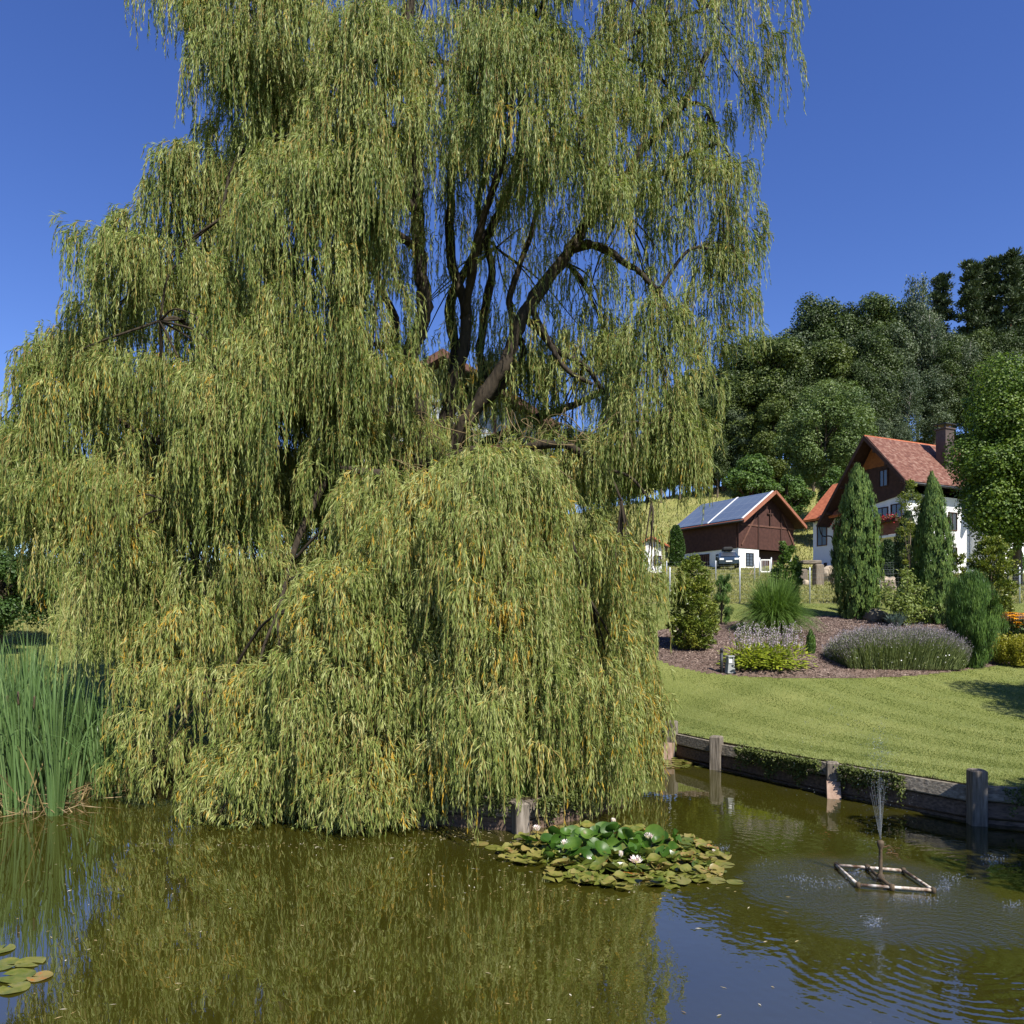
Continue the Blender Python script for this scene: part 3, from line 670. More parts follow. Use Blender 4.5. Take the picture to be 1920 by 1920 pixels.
for mi, (cx0, yt, yb, D, hw, dep, nt_, cap, thr, (l0, l1)) in enumerate(MASS):
    c = P(cx0, yt, D); zt = c[2]; zb = HC + (HZ - yb) / F * (D - .4 * dep); rx = hw / F * D; ry = dep
    H = zt - zb; Hc = H * cap
    upper = yt < 360 and cx0 > 740
    n = int(nt_ * (.64 if upper else .95)); thr = thr + (.2 if upper else .06)
    th = rng.uniform(0, 2 * np.pi, n * 3)
    th = np.where(rng.random(n * 3) < .35, rng.uniform(np.pi, 2 * np.pi, n * 3), th)      # a bit fuller towards the sunlit pond side
    lm = .5 * (l0 + l1)
    skirt_h = max(.05, H - Hc - .75 * lm)
    fcap = (rx + ry) * .5 * .9 / ((rx + ry) * .5 * .9 + skirt_h)
    iscap = rng.random(n * 3) < fcap
    u = np.sqrt(rng.random(n * 3)); v = rng.random(n * 3)
    rr = np.where(iscap, u ** .8, 1.0)
    zz = np.where(iscap, zt - Hc * (1 - np.sqrt(np.clip(1 - u ** 2.2, 0, 1))), zt - Hc - v * skirt_h)
    widen = 1 + .06 * np.where(iscap, 0, v)
    ripple = 1 + .16 * np.sin(th * 3 + mi) + .15 * np.sin(th * 7 + mi * 2.1) + .20 * vnoise(np.stack([th * 2, zz * 1.5, zz * 0 + mi], 1), 3)
    inn = np.where(rng.random(n * 3) < .12, 1 + rng.uniform(.02, .16, n * 3), 1 - .55 * rng.random(n * 3) ** 2.0)
    px_ = c[0] + rx * rr * np.cos(th) * widen * ripple * inn
    py_ = c[1] + ry * rr * np.sin(th) * widen * ripple * inn
    S0 = np.stack([px_, py_, zz], 1)
    lump = vnoise(S0 * 2.4 + mi * 3.1, 9); S0 += np.stack([np.cos(th), np.sin(th), .9 + 0 * th], 1) * (.17 * lump)[:, None]   # sprays stand proud of one another
    ok = np.nonzero(vnoise(S0 * np.array([2.1, 2.1, 1.3]) + mi * 7.3, 1) > thr + .22)[0][:n]
    if len(ok) < 2: print('sparse mass', mi, cx0, yt); continue
    S0, th_, cap_, u_ = S0[ok], th[ok], iscap[ok], u[ok]; n = len(ok)
    branch_mb = MB(); branch_mb.sm = True
    # a branch from the nearest limb to the mass, and ribs that the tresses spring from
    tgt = np.array([c[0], c[1], zt - .35 * Hc - .1])
    dd = np.linalg.norm(limb_nodes[:, :3] - tgt, axis=1) + .6 * np.maximum(0, limb_nodes[:, 2] - tgt[2])
    nb = limb_nodes[np.argmin(dd)]; p0 = nb[:3]
    L0 = np.linalg.norm(tgt - p0)
    if L0 > .25:
        midp = .5 * (p0 + tgt) + np.array([0, 0, .18 * L0]) + rng.normal(0, .06 * L0, 3)
        branch_mb.tube(spline([p0, midp, tgt], 6) - wloc, np.linspace(min(nb[3] * .7, .05), .022, 13), 6)
    along = []
    for kk in range(int(5 + rx * 3)):
        e = S0[rng.integers(n)]; m2 = .5 * (tgt + e) + np.array([0, 0, .12 + .1 * rng.random()]) + rng.normal(0, .08, 3)
        q3 = spline([tgt, m2, e], 5); branch_mb.tube(q3 - wloc, np.linspace(.02, .007, 11), 5); along.append(q3[2:])
    branch_mb.build('branch', M['bark'], willow)
    ns = rng.integers(5, 11, n)
    idx = np.repeat(np.arange(n), ns); m = len(idx)
    a0 = np.arctan2(np.sin(th_) * rx, np.cos(th_) * ry)[idx] + rng.normal(0, .75, m)
    up = np.where(cap_[idx], .55 - .3 * u_[idx], .25) + rng.normal(0, .25, m)
    o = unit(np.stack([np.cos(a0), np.sin(a0), up], 1))
    st = S0[idx] + rng.normal(0, .05, (m, 3)) + o * rng.uniform(0, .10, m)[:, None]
    ln = rng.uniform(l0 * .75, l1 * 1.1, n)[idx] * rng.uniform(.4, 1.12, m)
    zmin = np.maximum(zb + (rng.exponential(.32, n) - .2)[idx] + rng.normal(0, .1, m), .03)
    ln = np.minimum(ln, np.maximum(st[:, 2] - zmin, .12) * 1.15)
    SS.append(st); SO.append(o); SL.append(ln); SA.append(rng.uniform(.05, .22, n)[idx] * rng.uniform(.6, 1.4, m)); SB.append(rng.normal(.10 if yt > 800 else (-.10 if upper else -.04), .17, n)[idx] + rng.normal(0, .06, m))
ln_ = limb_nodes[(limb_nodes[:, 2] > 5.2) & (limb_nodes[:, 3] < .16)]
n = 750; pk = ln_[rng.integers(0, len(ln_), n)]; idx = np.repeat(np.arange(n), 4); m = len(idx); a0 = rng.uniform(0, 6.28, m)
SS.append(pk[idx, :3] + rng.normal(0, .28, (n, 3))[idx] + rng.normal(0, .05, (m, 3))); SO.append(unit(np.stack([np.cos(a0), np.sin(a0), rng.normal(.2, .3, m)], 1)))
SL.append(rng.uniform(.25, 1.0, n)[idx] * rng.uniform(.5, 1.1, m)); SA.append(rng.uniform(.05, .2, m)); SB.append(rng.normal(0, .14, n)[idx])
SS = np.vstack(SS); SO = np.vstack(SO); SL = np.concatenate(SL); SA = np.concatenate(SA); SB = np.concatenate(SB)
ns = len(SL); ph = rng.uniform(0, 6.28, ns); sw = rng.uniform(.0, .03, ns)
wind = rng.normal(0, .065, (ns, 2))
def strand_pos(i, t):
    a = SA[i]; e = a * (1 - np.exp(-t / a)); d = t - e
    p = SS[i] + SO[i] * e[:, None]
    p[:, 2] -= d
    p[:, 0] += wind[i, 0] * d + sw[i] * np.sin(t * 4 + ph[i]); p[:, 1] += wind[i, 1] * d + sw[i] * np.cos(t * 4.4 + ph[i])
    p[:, 2] = np.maximum(p[:, 2], .012)
    return p
SPC = .030
nl = np.maximum(3, (SL / SPC).astype(int)); idx = np.repeat(np.arange(ns), nl)
first = np.zeros(ns, int); first[1:] = np.cumsum(nl)[:-1]
k = np.arange(len(idx)) - first[idx]
t = (k + rng.random(len(idx)) * .8) * SPC + .015
p0 = strand_pos(idx, t); p1 = strand_pos(idx, t + .02)
T = unit(p1 - p0 + np.array([0, 0, -1e-4]))
nL = len(idx)
side = rng.normal(size=(nL, 3)); side = unit(side - T * (side * T).sum(1, keepdims=True))
A = T * rng.uniform(.7, 1.1, nL)[:, None] + side * rng.uniform(.08, .5, nL)[:, None] + np.array([0, 0, -.25])
S = np.cross(A, rng.normal(size=(nL, 3)))
Lf = rng.uniform(.075, .135, nL) * np.where(t > SL[idx] - .1, .75, 1); Wf = rng.uniform(.0105, .016, nL)
rnd = np.clip(.5 + SB[idx] + rng.normal(0, .17, nL), 0, .985); yel = rng.random(nL) < np.where(p0[:, 2] < 4.7, .016, .008); rnd[yel] = 1
crown_co = leaf_arrays(p0, A, S, Lf, Wf, .18) - wloc
print("willow leaves", nL, "strands", ns)
link('crown', leaf_mesh('crown', crown_co, M['willow'], rnd), willow)
# fine hanging twigs: narrow three-sided rods
seg = 6; tv = np.linspace(0, 1, seg + 1)
tw = np.nonzero(rng.random(ns) < .62)[0]; nw = len(tw)
pts = np.stack([strand_pos(tw, SL[tw] * f) for f in tv], 1)
ang = rng.uniform(0, 6.28, nw)
co = []
for j in range(3):
    w = np.linspace(.0042, .0016, seg + 1)[None, :, None]
    off = np.stack([np.cos(ang + j * 2.094), np.sin(ang + j * 2.094), 0 * ang], 1)[:, None, :]
    co.append(pts + off * w)
co = np.stack(co, 2) - wloc                                      # nw, seg+1, 3, 3
base = (np.arange(nw) * (seg + 1) * 3)[:, None, None] + (np.arange(seg) * 3)[None, :, None]
j = np.arange(3)[None, None, :]; j2 = (j + 1) % 3
fq = np.stack([base + j, base + j2, base + 3 + j2, base + 3 + j], -1).reshape(-1, 4)
link('twigs', raw_mesh('twigs', co.reshape(-1, 3), fq, np.full(len(fq), 4), M['twig']), willow)
# bare dry twigs around the fork
for i in range(46):
    mb = MB(); mb.sm = True
    s0 = P(rng.uniform(740, 1200), rng.uniform(790, 900), rng.uniform(11.3, 12.4)); d = np.array([rng.normal(0, .5), rng.normal(0, .3), rng.uniform(.1, .6)])
    e = s0 + d * rng.uniform(.4, .9); f = e + np.array([d[0] * .4, d[1] * .3, -rng.uniform(.1, .5)])
    mb.tube(spline([s0, .5 * (s0 + e) + rng.normal(0, .05, 3), e, e + .5 * (f - e) + rng.normal(0, .06, 3), f], 3) - wloc, np.linspace(.008, .002, 13), 4)
    mb.build('dry_twig', M['drytwig'], willow)

# ------------------------------------------------------------------ buildings
def local(name, label, cat, loc, rz): return thing(name, label, cat, loc, rz)

# --- barn with solar roof: local x along the gable, y along the side wall
ba = math.atan2(.527, .85)
bz = gz(21, 70) - .25
barn = local('barn', 'brown timber barn on a white base with solar panels and a cross on its gable', 'barn', (20.5, 70, bz), ba)
W_, L_, HB, HE, HR = 7.5, 7.5, 2.15, 4.75, 7.35
mb = MB()
mb.prism([(0, 0, 0), (2.7, 0, 0), (2.7, 0, HB), (0, 0, HB)], (0, .3, 0)); mb.box((.15, L_ / 2 + .15, HB / 2), (.3, L_ - .3, HB))
mb.box((W_ / 2 + .3, L_ - .15, HB / 2), (W_ - .6, .3, HB)); mb.box((W_ - .15, L_ / 2 + .1, HB / 2), (.3, L_ - .2, HB))
mb.build('base_wall', M['render'], barn)
mb = MB()
mb.prism([(-.04, 0, HB), (W_, 0, HB), (W_, 0, HE), (W_ / 2, 0, HR - .1), (-.04, 0, HE)], (0, .14, 0)); mb.build('gable_wall', M['barnwood'], barn).location = (0, -.06, 0)
mb = MB(); mb.box((0, L_ / 2 + .08, (HB + HE) / 2), (.14, L_ - .18, HE - HB))
mb.box((W_, L_ / 2 + .08, (HB + HE) / 2), (.14, L_ - .18, HE - HB)); mb.prism([(0, L_ - .1, HB), (W_, L_ - .1, HB), (W_, L_ - .1, HE), (W_ / 2, L_ - .1, HR - .1), (0, L_ - .1, HE)], (0, .1, 0)); mb.build('side_wall', M['barnwoody'], barn)
mb = MB()
def beam(x0, z0, x1, z1, w=.16):
    d = Vector((x1 - x0, 0, z1 - z0)); nrm = Vector((-d.z, 0, d.x)).normalized() * w / 2
    mb.prism([Vector((x0, -.12, z0)) - nrm, Vector((x1, -.12, z1)) - nrm, Vector((x1, -.12, z1)) + nrm, Vector((x0, -.12, z0)) + nrm], (0, .058, 0))
beam(.25, 4.30, 7.6, 4.30)
mb.build('cross_beam', M['timber'], barn)
for (a, b, c_, d_) in ((2.55, HB + .05, 2.55, 5.75), (5.65, HB + .05, 5.65, 5.75)):
    mb = MB(); beam(a, b, c_, d_, .14); o = mb.build('upright', M['darkwood'], barn); o.location = (0, -.012, 0)
for (a, b, c_, d_) in ((.3, HB + .3, 2.4, 5.6), (7.7, HB + .3, 5.8, 5.6)):
    mb = MB(); beam(a, b, c_, d_, .15); o = mb.build('brace', M['timber'], barn); o.location = (0, -.024, 0)
mb = MB(); mb.box((4.08, -.16, 5.15), (.12, .07, 1.5)); mb.box((4.08, -.17, 5.52), (.72, .07, .12)); mb.build('cross', M['darkwood'], barn)
OV, EV, TH = 1.0, .5, .14
sl_ = (HR - HE) / (W_ / 2)
def slope_pt(x, z0=0): return HR - abs(x - W_ / 2) * sl_ + z0
for nm, xs in (('roof', (-EV, W_ / 2)), ('roof_back', (W_ / 2, W_ + EV))):
    mb = MB(); x0, x1 = xs
    mb.prism([(x0, -OV, slope_pt(x0) - .0), (x1, -OV, slope_pt(x1)), (x1, -OV, slope_pt(x1) + TH), (x0, -OV, slope_pt(x0) + TH)], (0, L_ + OV + .8, 0))
    rb = mb.build('roof', M['tile'], barn)
    mb = MB(); mb.prism([(x0, -OV - .02, slope_pt(x0) - .06), (x1, -OV - .02, slope_pt(x1) - .06), (x1, -OV - .02, slope_pt(x1) - .012), (x0, -OV - .02, slope_pt(x0) - .012)], (0, L_ + OV + .8, 0)); mb.build('soffit', M['darkwood'], rb)
for x0, x1 in ((-EV - .06, W_ / 2 - .03), (W_ / 2 + .03, W_ + EV + .06)):
    mb = MB()
    mb.prism([(x0, -OV - .16, slope_pt(x0) - .1), (x1, -OV - .16, slope_pt(x1) - .1), (x1, -OV - .16, slope_pt(x1) + TH + .06), (x0, -OV - .16, slope_pt(x0) + TH + .06)], (0, .15, 0)); mb.build('verge', M['verge'], barn)
y0 = -OV + .35
for pa, pb in ((y0, 3.25), (3.5, L_ + .55)):
    mb = MB(); x0, x1 = -EV + .12, W_ / 2 - .2
    mb.prism([(x0, pa, slope_pt(x0) + TH + .05), (x1, pa, slope_pt(x1) + TH + .05), (x1, pa, slope_pt(x1) + TH + .11), (x0, pa, slope_pt(x0) + TH + .11)], (0, pb - pa, 0)); mb.build('solar_panel', M['solar'], barn)
for pa in (3.375, -OV + .22):
    mb = MB(); x0, x1 = -EV + .1, W_ / 2 - .1
    mb.prism([(x0, pa - .1, slope_pt(x0) + TH + .06), (x1, pa - .1, slope_pt(x1) + TH + .06), (x1, pa - .1, slope_pt(x1) + TH + .13), (x0, pa - .1, slope_pt(x0) + TH + .13)], (0, .2, 0)); mb.build('flashing', M['whiteplastic'], barn)
mb = MB(); mb.sm = True; mb.tube([(-EV - .14, -OV, slope_pt(-EV) + .06), (-EV - .14, L_ + .7, slope_pt(-EV) + .06)], .085, 8)
gut = mb.build('gutter', M['darkmetal'], barn)
mb = MB(); mb.sm = True; mb.tube(spline([(-EV - .14, L_ + .4, slope_pt(-EV) - .02), (-.3, L_ + .4, 3.5), (-.12, L_ + .4, 3.2), (-.12, L_ + .4, .1)], 4), .05, 8); mb.build('downpipe', M['darkmetal'], gut)
def window(parent, c, w, h, nrm, name='window', mat='darkwood', glass='glass', bars=(1, 0), arch=False):
    """frame proud of the wall with a pane set in; nrm: 'x-' or 'y-' wall side"""
    mb = MB(); t = .07
    def bx(u, z, du, dz, out, th):
        if nrm == 'y-': mb.box((c[0] + u, c[1] - out, c[2] + z), (du, th, dz))
        else: mb.box((c[0] - out, c[1] + u, c[2] + z), (th, du, dz))
    bx(-w / 2, 0, t, h + t, .02, .1); bx(w / 2, 0, t, h + t, .02, .1); bx(0, h / 2, w - t, t, .018, .09); bx(0, -h / 2, w - t, t, .018, .09)
    for i in range(bars[0]): bx(-w / 2 + w * (i + 1) / (bars[0] + 1), 0, .04, h - t, .016, .06)
    for i in range(bars[1]): bx(0, -h / 2 + h * (i + 1) / (bars[1] + 1), w - t, .03, .014, .05)
    f = mb.build(name, M[mat], parent)
    mb = MB(); bx(0, 0, w - .02, h - .02, .004, .02); mb.build('pane', M[glass], f)
    return f
window(barn, (1.45, 0, 1.15), .95, 1.15, 'y-', bars=(1, 3), mat='darkmetal')
for y, w, h, z in ((.95, .62, .95, 1.3), (2.35, .6, .85, 1.3), (6.1, .55, .95, 1.0), (6.95, .5, .75, .95)): window(barn, (0, y, z), w, h, 'x-', mat='darkmetal', bars=(1, 2))
mb = MB(); mb.box((-.03, 4.35, .95), (.07, 1.65, 1.9)); dr = mb.build('gate_door', M['darkwood'], barn)
mb = MB(); [mb.box((-.08, 3.65 + .28 * i, .95), (.04, .08, 1.8)) for i in range(6)]; mb.build('door_slats', M['timber'], dr)
mb = MB(); mb.box((5.35, .75, HB / 2), (5.3, .1, HB - .02)); mb.build('recessed_gate', M['darkwood'], barn)

# --- main house: local x along the eaves, y along the gable
ha = math.atan2(.42, .907)
hz_ = gz(27, 55) - .25
house = local('farmhouse', 'big white house with dark timber gable, flower balcony and steep tiled roof', 'house', (27.4, 54, 0), ha)
ER, AP, EL = 12.45, 16.3, 10.35            # eave, apex, far eave heights
YA, YL, XL = 3.36, 7.7, 11.0
wx0 = 1.15                                 # gable wall plane
HW = 9.35 + .0
def hz_prof(y): return ER + (AP - ER) * y / YA if y < YA else AP + (EL - AP) * (y - YA) / (YL - YA)
mb = MB()
mb.prism([(wx0, .85, hz_), (wx0, 7.0, hz_), (wx0, 7.0, 11.1), (wx0, .85, 11.95)], (XL - 1.6, 0, 0)); mb.build('wall', M['render'], house)
mb = MB()
mb.prism([(wx0 - .1, .8, 11.9), (wx0 - .1, 7.05, 11.0), (wx0 - .1, 7.0, hz_prof(7.0) - .25), (wx0 - .1, YA, AP - .3), (wx0 - .1, .8, hz_prof(.8) - .25)], (.098, 0, 0)); mb.build('gable_cladding', M['darkwood'], house)
mb = MB(); mb.prism([(wx0 + XL - 1.6, .8, 11.9), (wx0 + XL - 1.6, 7.05, 11.0), (wx0 + XL - 1.6, 7.0, hz_prof(7.0) - .25), (wx0 + XL - 1.6, YA, AP - .3), (wx0 + XL - 1.6, .8, hz_prof(.8) - .25)], (.1, 0, 0))
mb.build('gable_cladding', M['darkwood'], house)
mb = MB(); mb.prism([(wx0 - .16, 2.0, 14.2), (wx0 - .16, 4.5, 14.2), (wx0 - .16, YA + .05, 15.9), (wx0 - .16, YA - .25, 15.9)], (.05, 0, 0)); mb.build('gable_board', M['orangewood'], house)
def roof_slab(parent, pts_a, vec, th, mat, name='roof'):
    """slab between two edge points swept along vec"""
    a, b = Vector(pts_a[0]), Vector(pts_a[1]); v = Vector(vec)
    nn = (b - a).cross(v).normalized();  nn = nn if nn.z > 0 else -nn
    mb = MB(); mb.prism([a, b, b + nn * th, a + nn * th], v); r_ = mb.build(name, mat, parent)
    mb = MB(); mb.prism([a - nn * .06, b - nn * .06, b - nn * .012, a - nn * .012], v); mb.build('soffit', M['darkwood'], r_); return r_
rf = roof_slab(house, ((0, 0, ER), (0, YA - .02, AP - .02)), (XL, 0, 0), .22, M['oldtile'])
roof_slab(house, ((0, YL, EL), (0, YA + .02, AP - .02)), (XL, 0, 0), .22, M['oldtile'])
mb = MB(); mb.sm = True; mb.tube([(-.02, YA, AP + .12), (XL, YA, AP + .12)], .14, 8); mb.build('ridge_cap', M['tile'], rf)
for a, b in (((0, -.06, ER - .12), (0, YA, AP - .14)), ((0, YL + .06, EL - .12), (0, YA, AP - .14))):
    d = Vector(b) - Vector(a); mb = MB(); mb.prism([Vector(a), Vector(b), Vector(b) + Vector((0, 0, .36)), Vector(a) + Vector((0, 0, .36))], (-.07, 0, 0)); mb.build('bargeboard', M['darkwood'], house)
for yy in (.35, 1.6, 2.6, 4.4, 5.6, 6.9): mb = MB(); mb.box((.58, yy, hz_prof(yy) - .22), (1.1, .16, .2)); mb.build('purlin', M['darkwood'], house)
mb = MB(); mb.sm = True; mb.tube([(-.05, -.1, ER + .02), (XL, -.1, ER + .02)], .09, 8); mb.tube(spline([(.1, -.1, ER), (.3, .3, ER - .5), (1.0, .72, ER - .8), (1.0, .72, hz_ + .1)], 4), .05, 6); mb.build('gutter', M['darkmetal'], house)
mb = MB(); mb.sm = True; mb.tube([(-.05, YL + .1, EL + .02), (XL, YL + .1, EL + .02)], .09, 8); mb.tube(spline([(.15, YL + .1, EL), (.35, YL - .1, EL - .8), (1.0, YL - .55, EL - 1.1), (1.0, YL - .55, hz_ + .2)], 4), .055, 6); mb.build('gutter', M['darkmetal'], house)
ch = MB(); ch.box((6.35, 1.55, 15.5), (.95, .8, 3.3)); ch.box((6.35, 1.55, 17.2), (1.12, .96, .1)); cho = ch.build('chimney', M['chim'], house)
mb = MB()
for sx in (-.4, .4):
    for sy in (-.3, .3): mb.box((6.35 + sx, 1.55 + sy, 17.38), (.06, .06, .26))
mb.box((6.35, 1.55, 17.54), (1.2, 1.0, .06)); mb.build('chimney_cap', M['darkmetal'], cho)
# higher cross roof behind the chimney
roof_slab(house, ((7.6, -2.4, 12.6), (9.6, -2.4, 15.6)), (0, 5.6, 0), .22, M['oldtile'], 'dormer_roof')
roof_slab(house, ((11.6, -2.4, 12.6), (9.62, -2.4, 15.6)), (0, 5.6, 0), .22, M['oldtile'], 'dormer_roof')
mb = MB(); mb.prism([(8.1, -1.8, hz_), (11.1, -1.8, hz_), (11.1, -1.8, 13.2), (9.6, -1.8, 15.2), (8.1, -1.8, 13.2)], (0, 2.6, 0)); mb.build('bay_wall', M['render'], house)
mb = MB(); mb.sm = True; mb.tube([(7.55, -2.35, 12.75), (9.6, -2.35, 15.85)], .13, 7); mb.build('verge', M['tile'], house)
# balcony across the gable
mb = MB(); mb.box((wx0 - .55, 3.3, 8.86), (1.2, 5.9, .16)); bal = mb.build('balcony', M['render'], house)
mb = MB(); mb.box((wx0 - 1.12, 3.3, 9.52), (.07, 5.86, 1.06)); mb.box((wx0 - 1.12, 3.3, 10.09), (.14, 5.9, .07)); mb.build('balustrade', M['redclad'], bal)
mb = MB(); mb.box((wx0 - 1.31, 3.3, 9.95), (.24, 5.6, .2)); fb = mb.build('flower_box', M['darkwood'], bal)
g = np.random.default_rng(3); n = 1500
Pf = np.stack([wx0 - 1.31 + g.normal(0, .14, n), g.uniform(.5, 6.1, n), 10.1 + g.normal(0, .13, n)], 1)
link('geraniums', leaf_mesh('geraniums', leaf_arrays(Pf, g.normal(size=(n, 3)), g.normal(size=(n, 3)), .12, .1), [M['darkleaf'], M['red_fl']], g.random(n), (g.random(n) < .5).astype(int)), house)
for yy in (.7, 5.9): mb = MB(); mb.box((wx0 - .55, yy, (hz_ + 8.78) / 2), (.16, .16, 8.78 - hz_)); mb.build('balcony_post', M['darkwood'], bal)
for y, z, w, h in ((1.55, 10.5, .85, 1.5), (2.75, 10.1, .95, 2.1), (5.0, 10.1, 1.0, 2.0)): window(house, (wx0, y, z), w, h, 'x-', mat='darkwood')
for y, z, w, h in ((1.5, 7.7, .9, 1.2), (3.0, 7.5, 1.0, 1.5)): window(house, (wx0, y, z), w, h, 'x-', mat='timber')
window(house, (wx0 - .1, 2.55, 13.3), .7, 1.2, 'x-'); window(house, (wx0 - .1, 4.3, 13.2), .8, 1.3, 'x-')
mb = MB(); mb.lathe([(.02, .18), (.1, .14), (.09, -.14), (.03, -.2)], (wx0 - .14, 3.85, 11.0), 8); mb.build('wall_lantern', M['darkmetal'], house)
for x, z, w, h in ((3.2, 10.2, .9, 1.3), (3.2, 7.6, .9, 1.3), (6.2, 10.2, .9, 1.3), (6.2, 7.6, .9, 1.3)): window(house, (x, .85, z), w, h, 'y-', mat='darkwood')

# --- annex with the orange roof, in line behind the big gable
aloc = Vector((27.4, 54, 0)) + Vector((.907, .42, 0)) * 1.0 + Vector((-.42, .907, 0)) * 6.2
az_ = gz(24.5, 61) - .2
annex = local('annex_house', 'small lilac-white annex with a bright orange tiled roof between barn and farmhouse', 'house', aloc, ha)
mb = MB(); mb.box((2.9, 1.55, (az_ + 10.95) / 2), (5.4, 3.3, 10.95 - az_)); mb.build('wall', M['render2'], annex)
ar = roof_slab(annex, ((-.42, -.6, 10.92), (2.9, -.6, 14.1)), (0, 4.15, 0), .2, M['tile'])
roof_slab(annex, ((6.2, -.6, 10.92), (2.92, -.6, 14.1)), (0, 4.15, 0), .2, M['tile'])
mb = MB(); mb.prism([(.25, 3.2, 10.9), (5.5, 3.2, 10.9), (2.9, 3.2, 13.6)], (0, -.2, 0)); mb.build('gable_wall', M['render2'], annex)
mb = MB(); [mb.box((-.12, -.1 + .62 * i, 10.92), (.6, .1, .12)) for i in range(6)]; mb.build('rafter_ends', M['timber'], annex)
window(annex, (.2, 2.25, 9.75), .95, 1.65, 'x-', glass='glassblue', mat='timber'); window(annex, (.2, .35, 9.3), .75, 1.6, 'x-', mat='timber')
window(annex, (.2, .5, 7.35), .8, .7, 'x-'); window(annex, (.2, 1.9, 7.3), .2, .35, 'x-', bars=(0, 0))

# --- half-hidden house behind the willow
vz = gz(-3, 36) - .2
vh = local('half_timbered_house', 'grey half-timbered gable house mostly hidden behind the willow', 'house', (-3.1, 36, 0), R(4))
mb = MB(); mb.prism([(-4.4, 0, vz), (4.2, 0, vz), (4.2, 0, 11.6), (-4.4, 0, 11.6)], (0, 8, 0)); mb.build('wall', M['redclad'], vh)
mb = MB(); mb.prism([(-4.4, -.06, 11.0), (4.2, -.06, 11.0), (4.2, -.06, 11.9), (-.1, -.06, 14.55), (-4.4, -.06, 11.9)], (0, .2, 0)); mb.build('gable_wall', M['greyrender'], vh)
for i, (a, b) in enumerate((((-.8, 11.05), (-.8, 14.0)), ((.75, 11.05), (.75, 13.9)), ((-2.4, 11.05), (-2.4, 13.0)), ((2.3, 11.05), (2.3, 13.0)), ((-2.3, 12.75), (2.2, 12.75)))):
    d = Vector((b[0] - a[0], 0, b[1] - a[1])); nn = Vector((-d.z, 0, d.x)).normalized() * .07
    mb = MB(); mb.prism([Vector((a[0], -.1 - i * .004, a[1])) - nn, Vector((b[0], -.1 - i * .004, b[1])) - nn, Vector((b[0], -.1 - i * .004, b[1])) + nn, Vector((a[0], -.1 - i * .004, a[1])) + nn], (0, .05, 0)); mb.build('timber_beam', M['timber'], vh)
roof_slab(vh, ((-5.4, -1.1, 11.45), (-.1, -1.1, 14.72)), (0, 9.6, 0), .2, M['oldtile']); roof_slab(vh, ((5.2, -1.1, 11.45), (-.08, -1.1, 14.72)), (0, 9.6, 0), .2, M['oldtile'])
for a, b in (((-5.45, 11.3), (-.1, 14.6)), ((5.25, 11.3), (-.1, 14.6))):
    mb = MB(); mb.prism([(a[0], -1.18, a[1]), (b[0], -1.18, b[1]), (b[0], -1.18, b[1] + .34), (a[0], -1.18, a[1] + .34)], (0, .06, 0)); mb.build('bargeboard', M['timber'], vh)
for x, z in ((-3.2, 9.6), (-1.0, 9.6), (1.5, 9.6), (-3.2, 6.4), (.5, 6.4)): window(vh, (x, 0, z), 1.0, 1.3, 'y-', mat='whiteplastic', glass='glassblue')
mb = MB(); mb.box((-.2, -.6, 8.3), (7.6, 1.2, .16)); b2 = mb.build('balcony', M['timber'], vh)
mb = MB(); mb.box((-.2, -1.16, 8.85), (7.6, .06, .95)); mb.build('balustrade', M['redclad'], b2)

# --- little white outbuilding behind the willow fringe
sx_, sy_ = 10.55, 58.5; sz = gz(sx_, sy_) - .2
shed = local('white_outbuilding', 'small white outbuilding glimpsed through the willow fringe beside the barn', 'shed', (sx_, sy_, sz), R(-8))
mb = MB(); mb.box((0, 1.2, 1.1), (2.0, 2.4, 2.2)); mb.build('wall', M['render'], shed)
roof_slab(shed, ((-1.3, -.3, 2.15), (0, -.3, 2.9)), (0, 3, 0), .12, M['tile']); roof_slab(shed, ((1.3, -.3, 2.15), (.02, -.3, 2.9)), (0, 3, 0), .12, M['tile'])
mb = MB(); mb.prism([(-.98, .02, 2.2), (.98, .02, 2.2), (0, .02, 2.8)], (0, .2, 0)); mb.build('gable', M['render'], shed)
window(shed, (.45, 0, 1.2), .5, .6, 'y-', bars=(1, 1))

# ------------------------------------------------------------------ trees
def blob_crown(g, n, c, rad, leaf, nblob=50, bs=(.22, .38), shell=.55, flat=1.0, up=.25, asp=.75, lowcut=-.9, outline=.18):
    """leaf clumps spread through an uneven ellipsoid; returns leaf coordinates"""
    c = np.array(c); rad = np.array(rad)
    d = unit(g.normal(size=(nblob * 3, 3))); d = d[d[:, 2] > lowcut][:nblob]; nb = len(d)
    f = shell + (1 - shell) * g.random(nb) ** .6
    f *= 1 + outline * vnoise(d * 2.2 + g.uniform(0, 50, 3), 2)
    bc = c + d * f[:, None] * rad * .86
    br = g.uniform(*bs, nb) * rad.min() * (1.0 + .0 * f)
    w = br ** 2; cnt = (n * w / w.sum()).astype(int) + 1
    idx = np.repeat(np.arange(nb), cnt); m = len(idx)
    dd = unit(g.normal(size=(m, 3)) + np.array([0, 0, up])); rr = g.random(m) ** .35
    Pp = bc[idx] + dd * (br[idx] * rr)[:, None] * np.array([1.1, 1.1, flat])
    N = unit(dd + g.normal(0, .55, (m, 3)) + np.array([0, 0, .35])); A = np.cross(N, g.normal(size=(m, 3))); A = unit(A); A[:, 2] -= .25
    S = np.cross(N, A); L = leaf * g.uniform(.7, 1.35, m)
    rb = g.normal(0, .13, nb)
    return leaf_arrays(Pp, A, S, L, L * asp, .12), np.clip(.5 + rb[idx] + g.normal(0, .2, m), 0, 1), bc
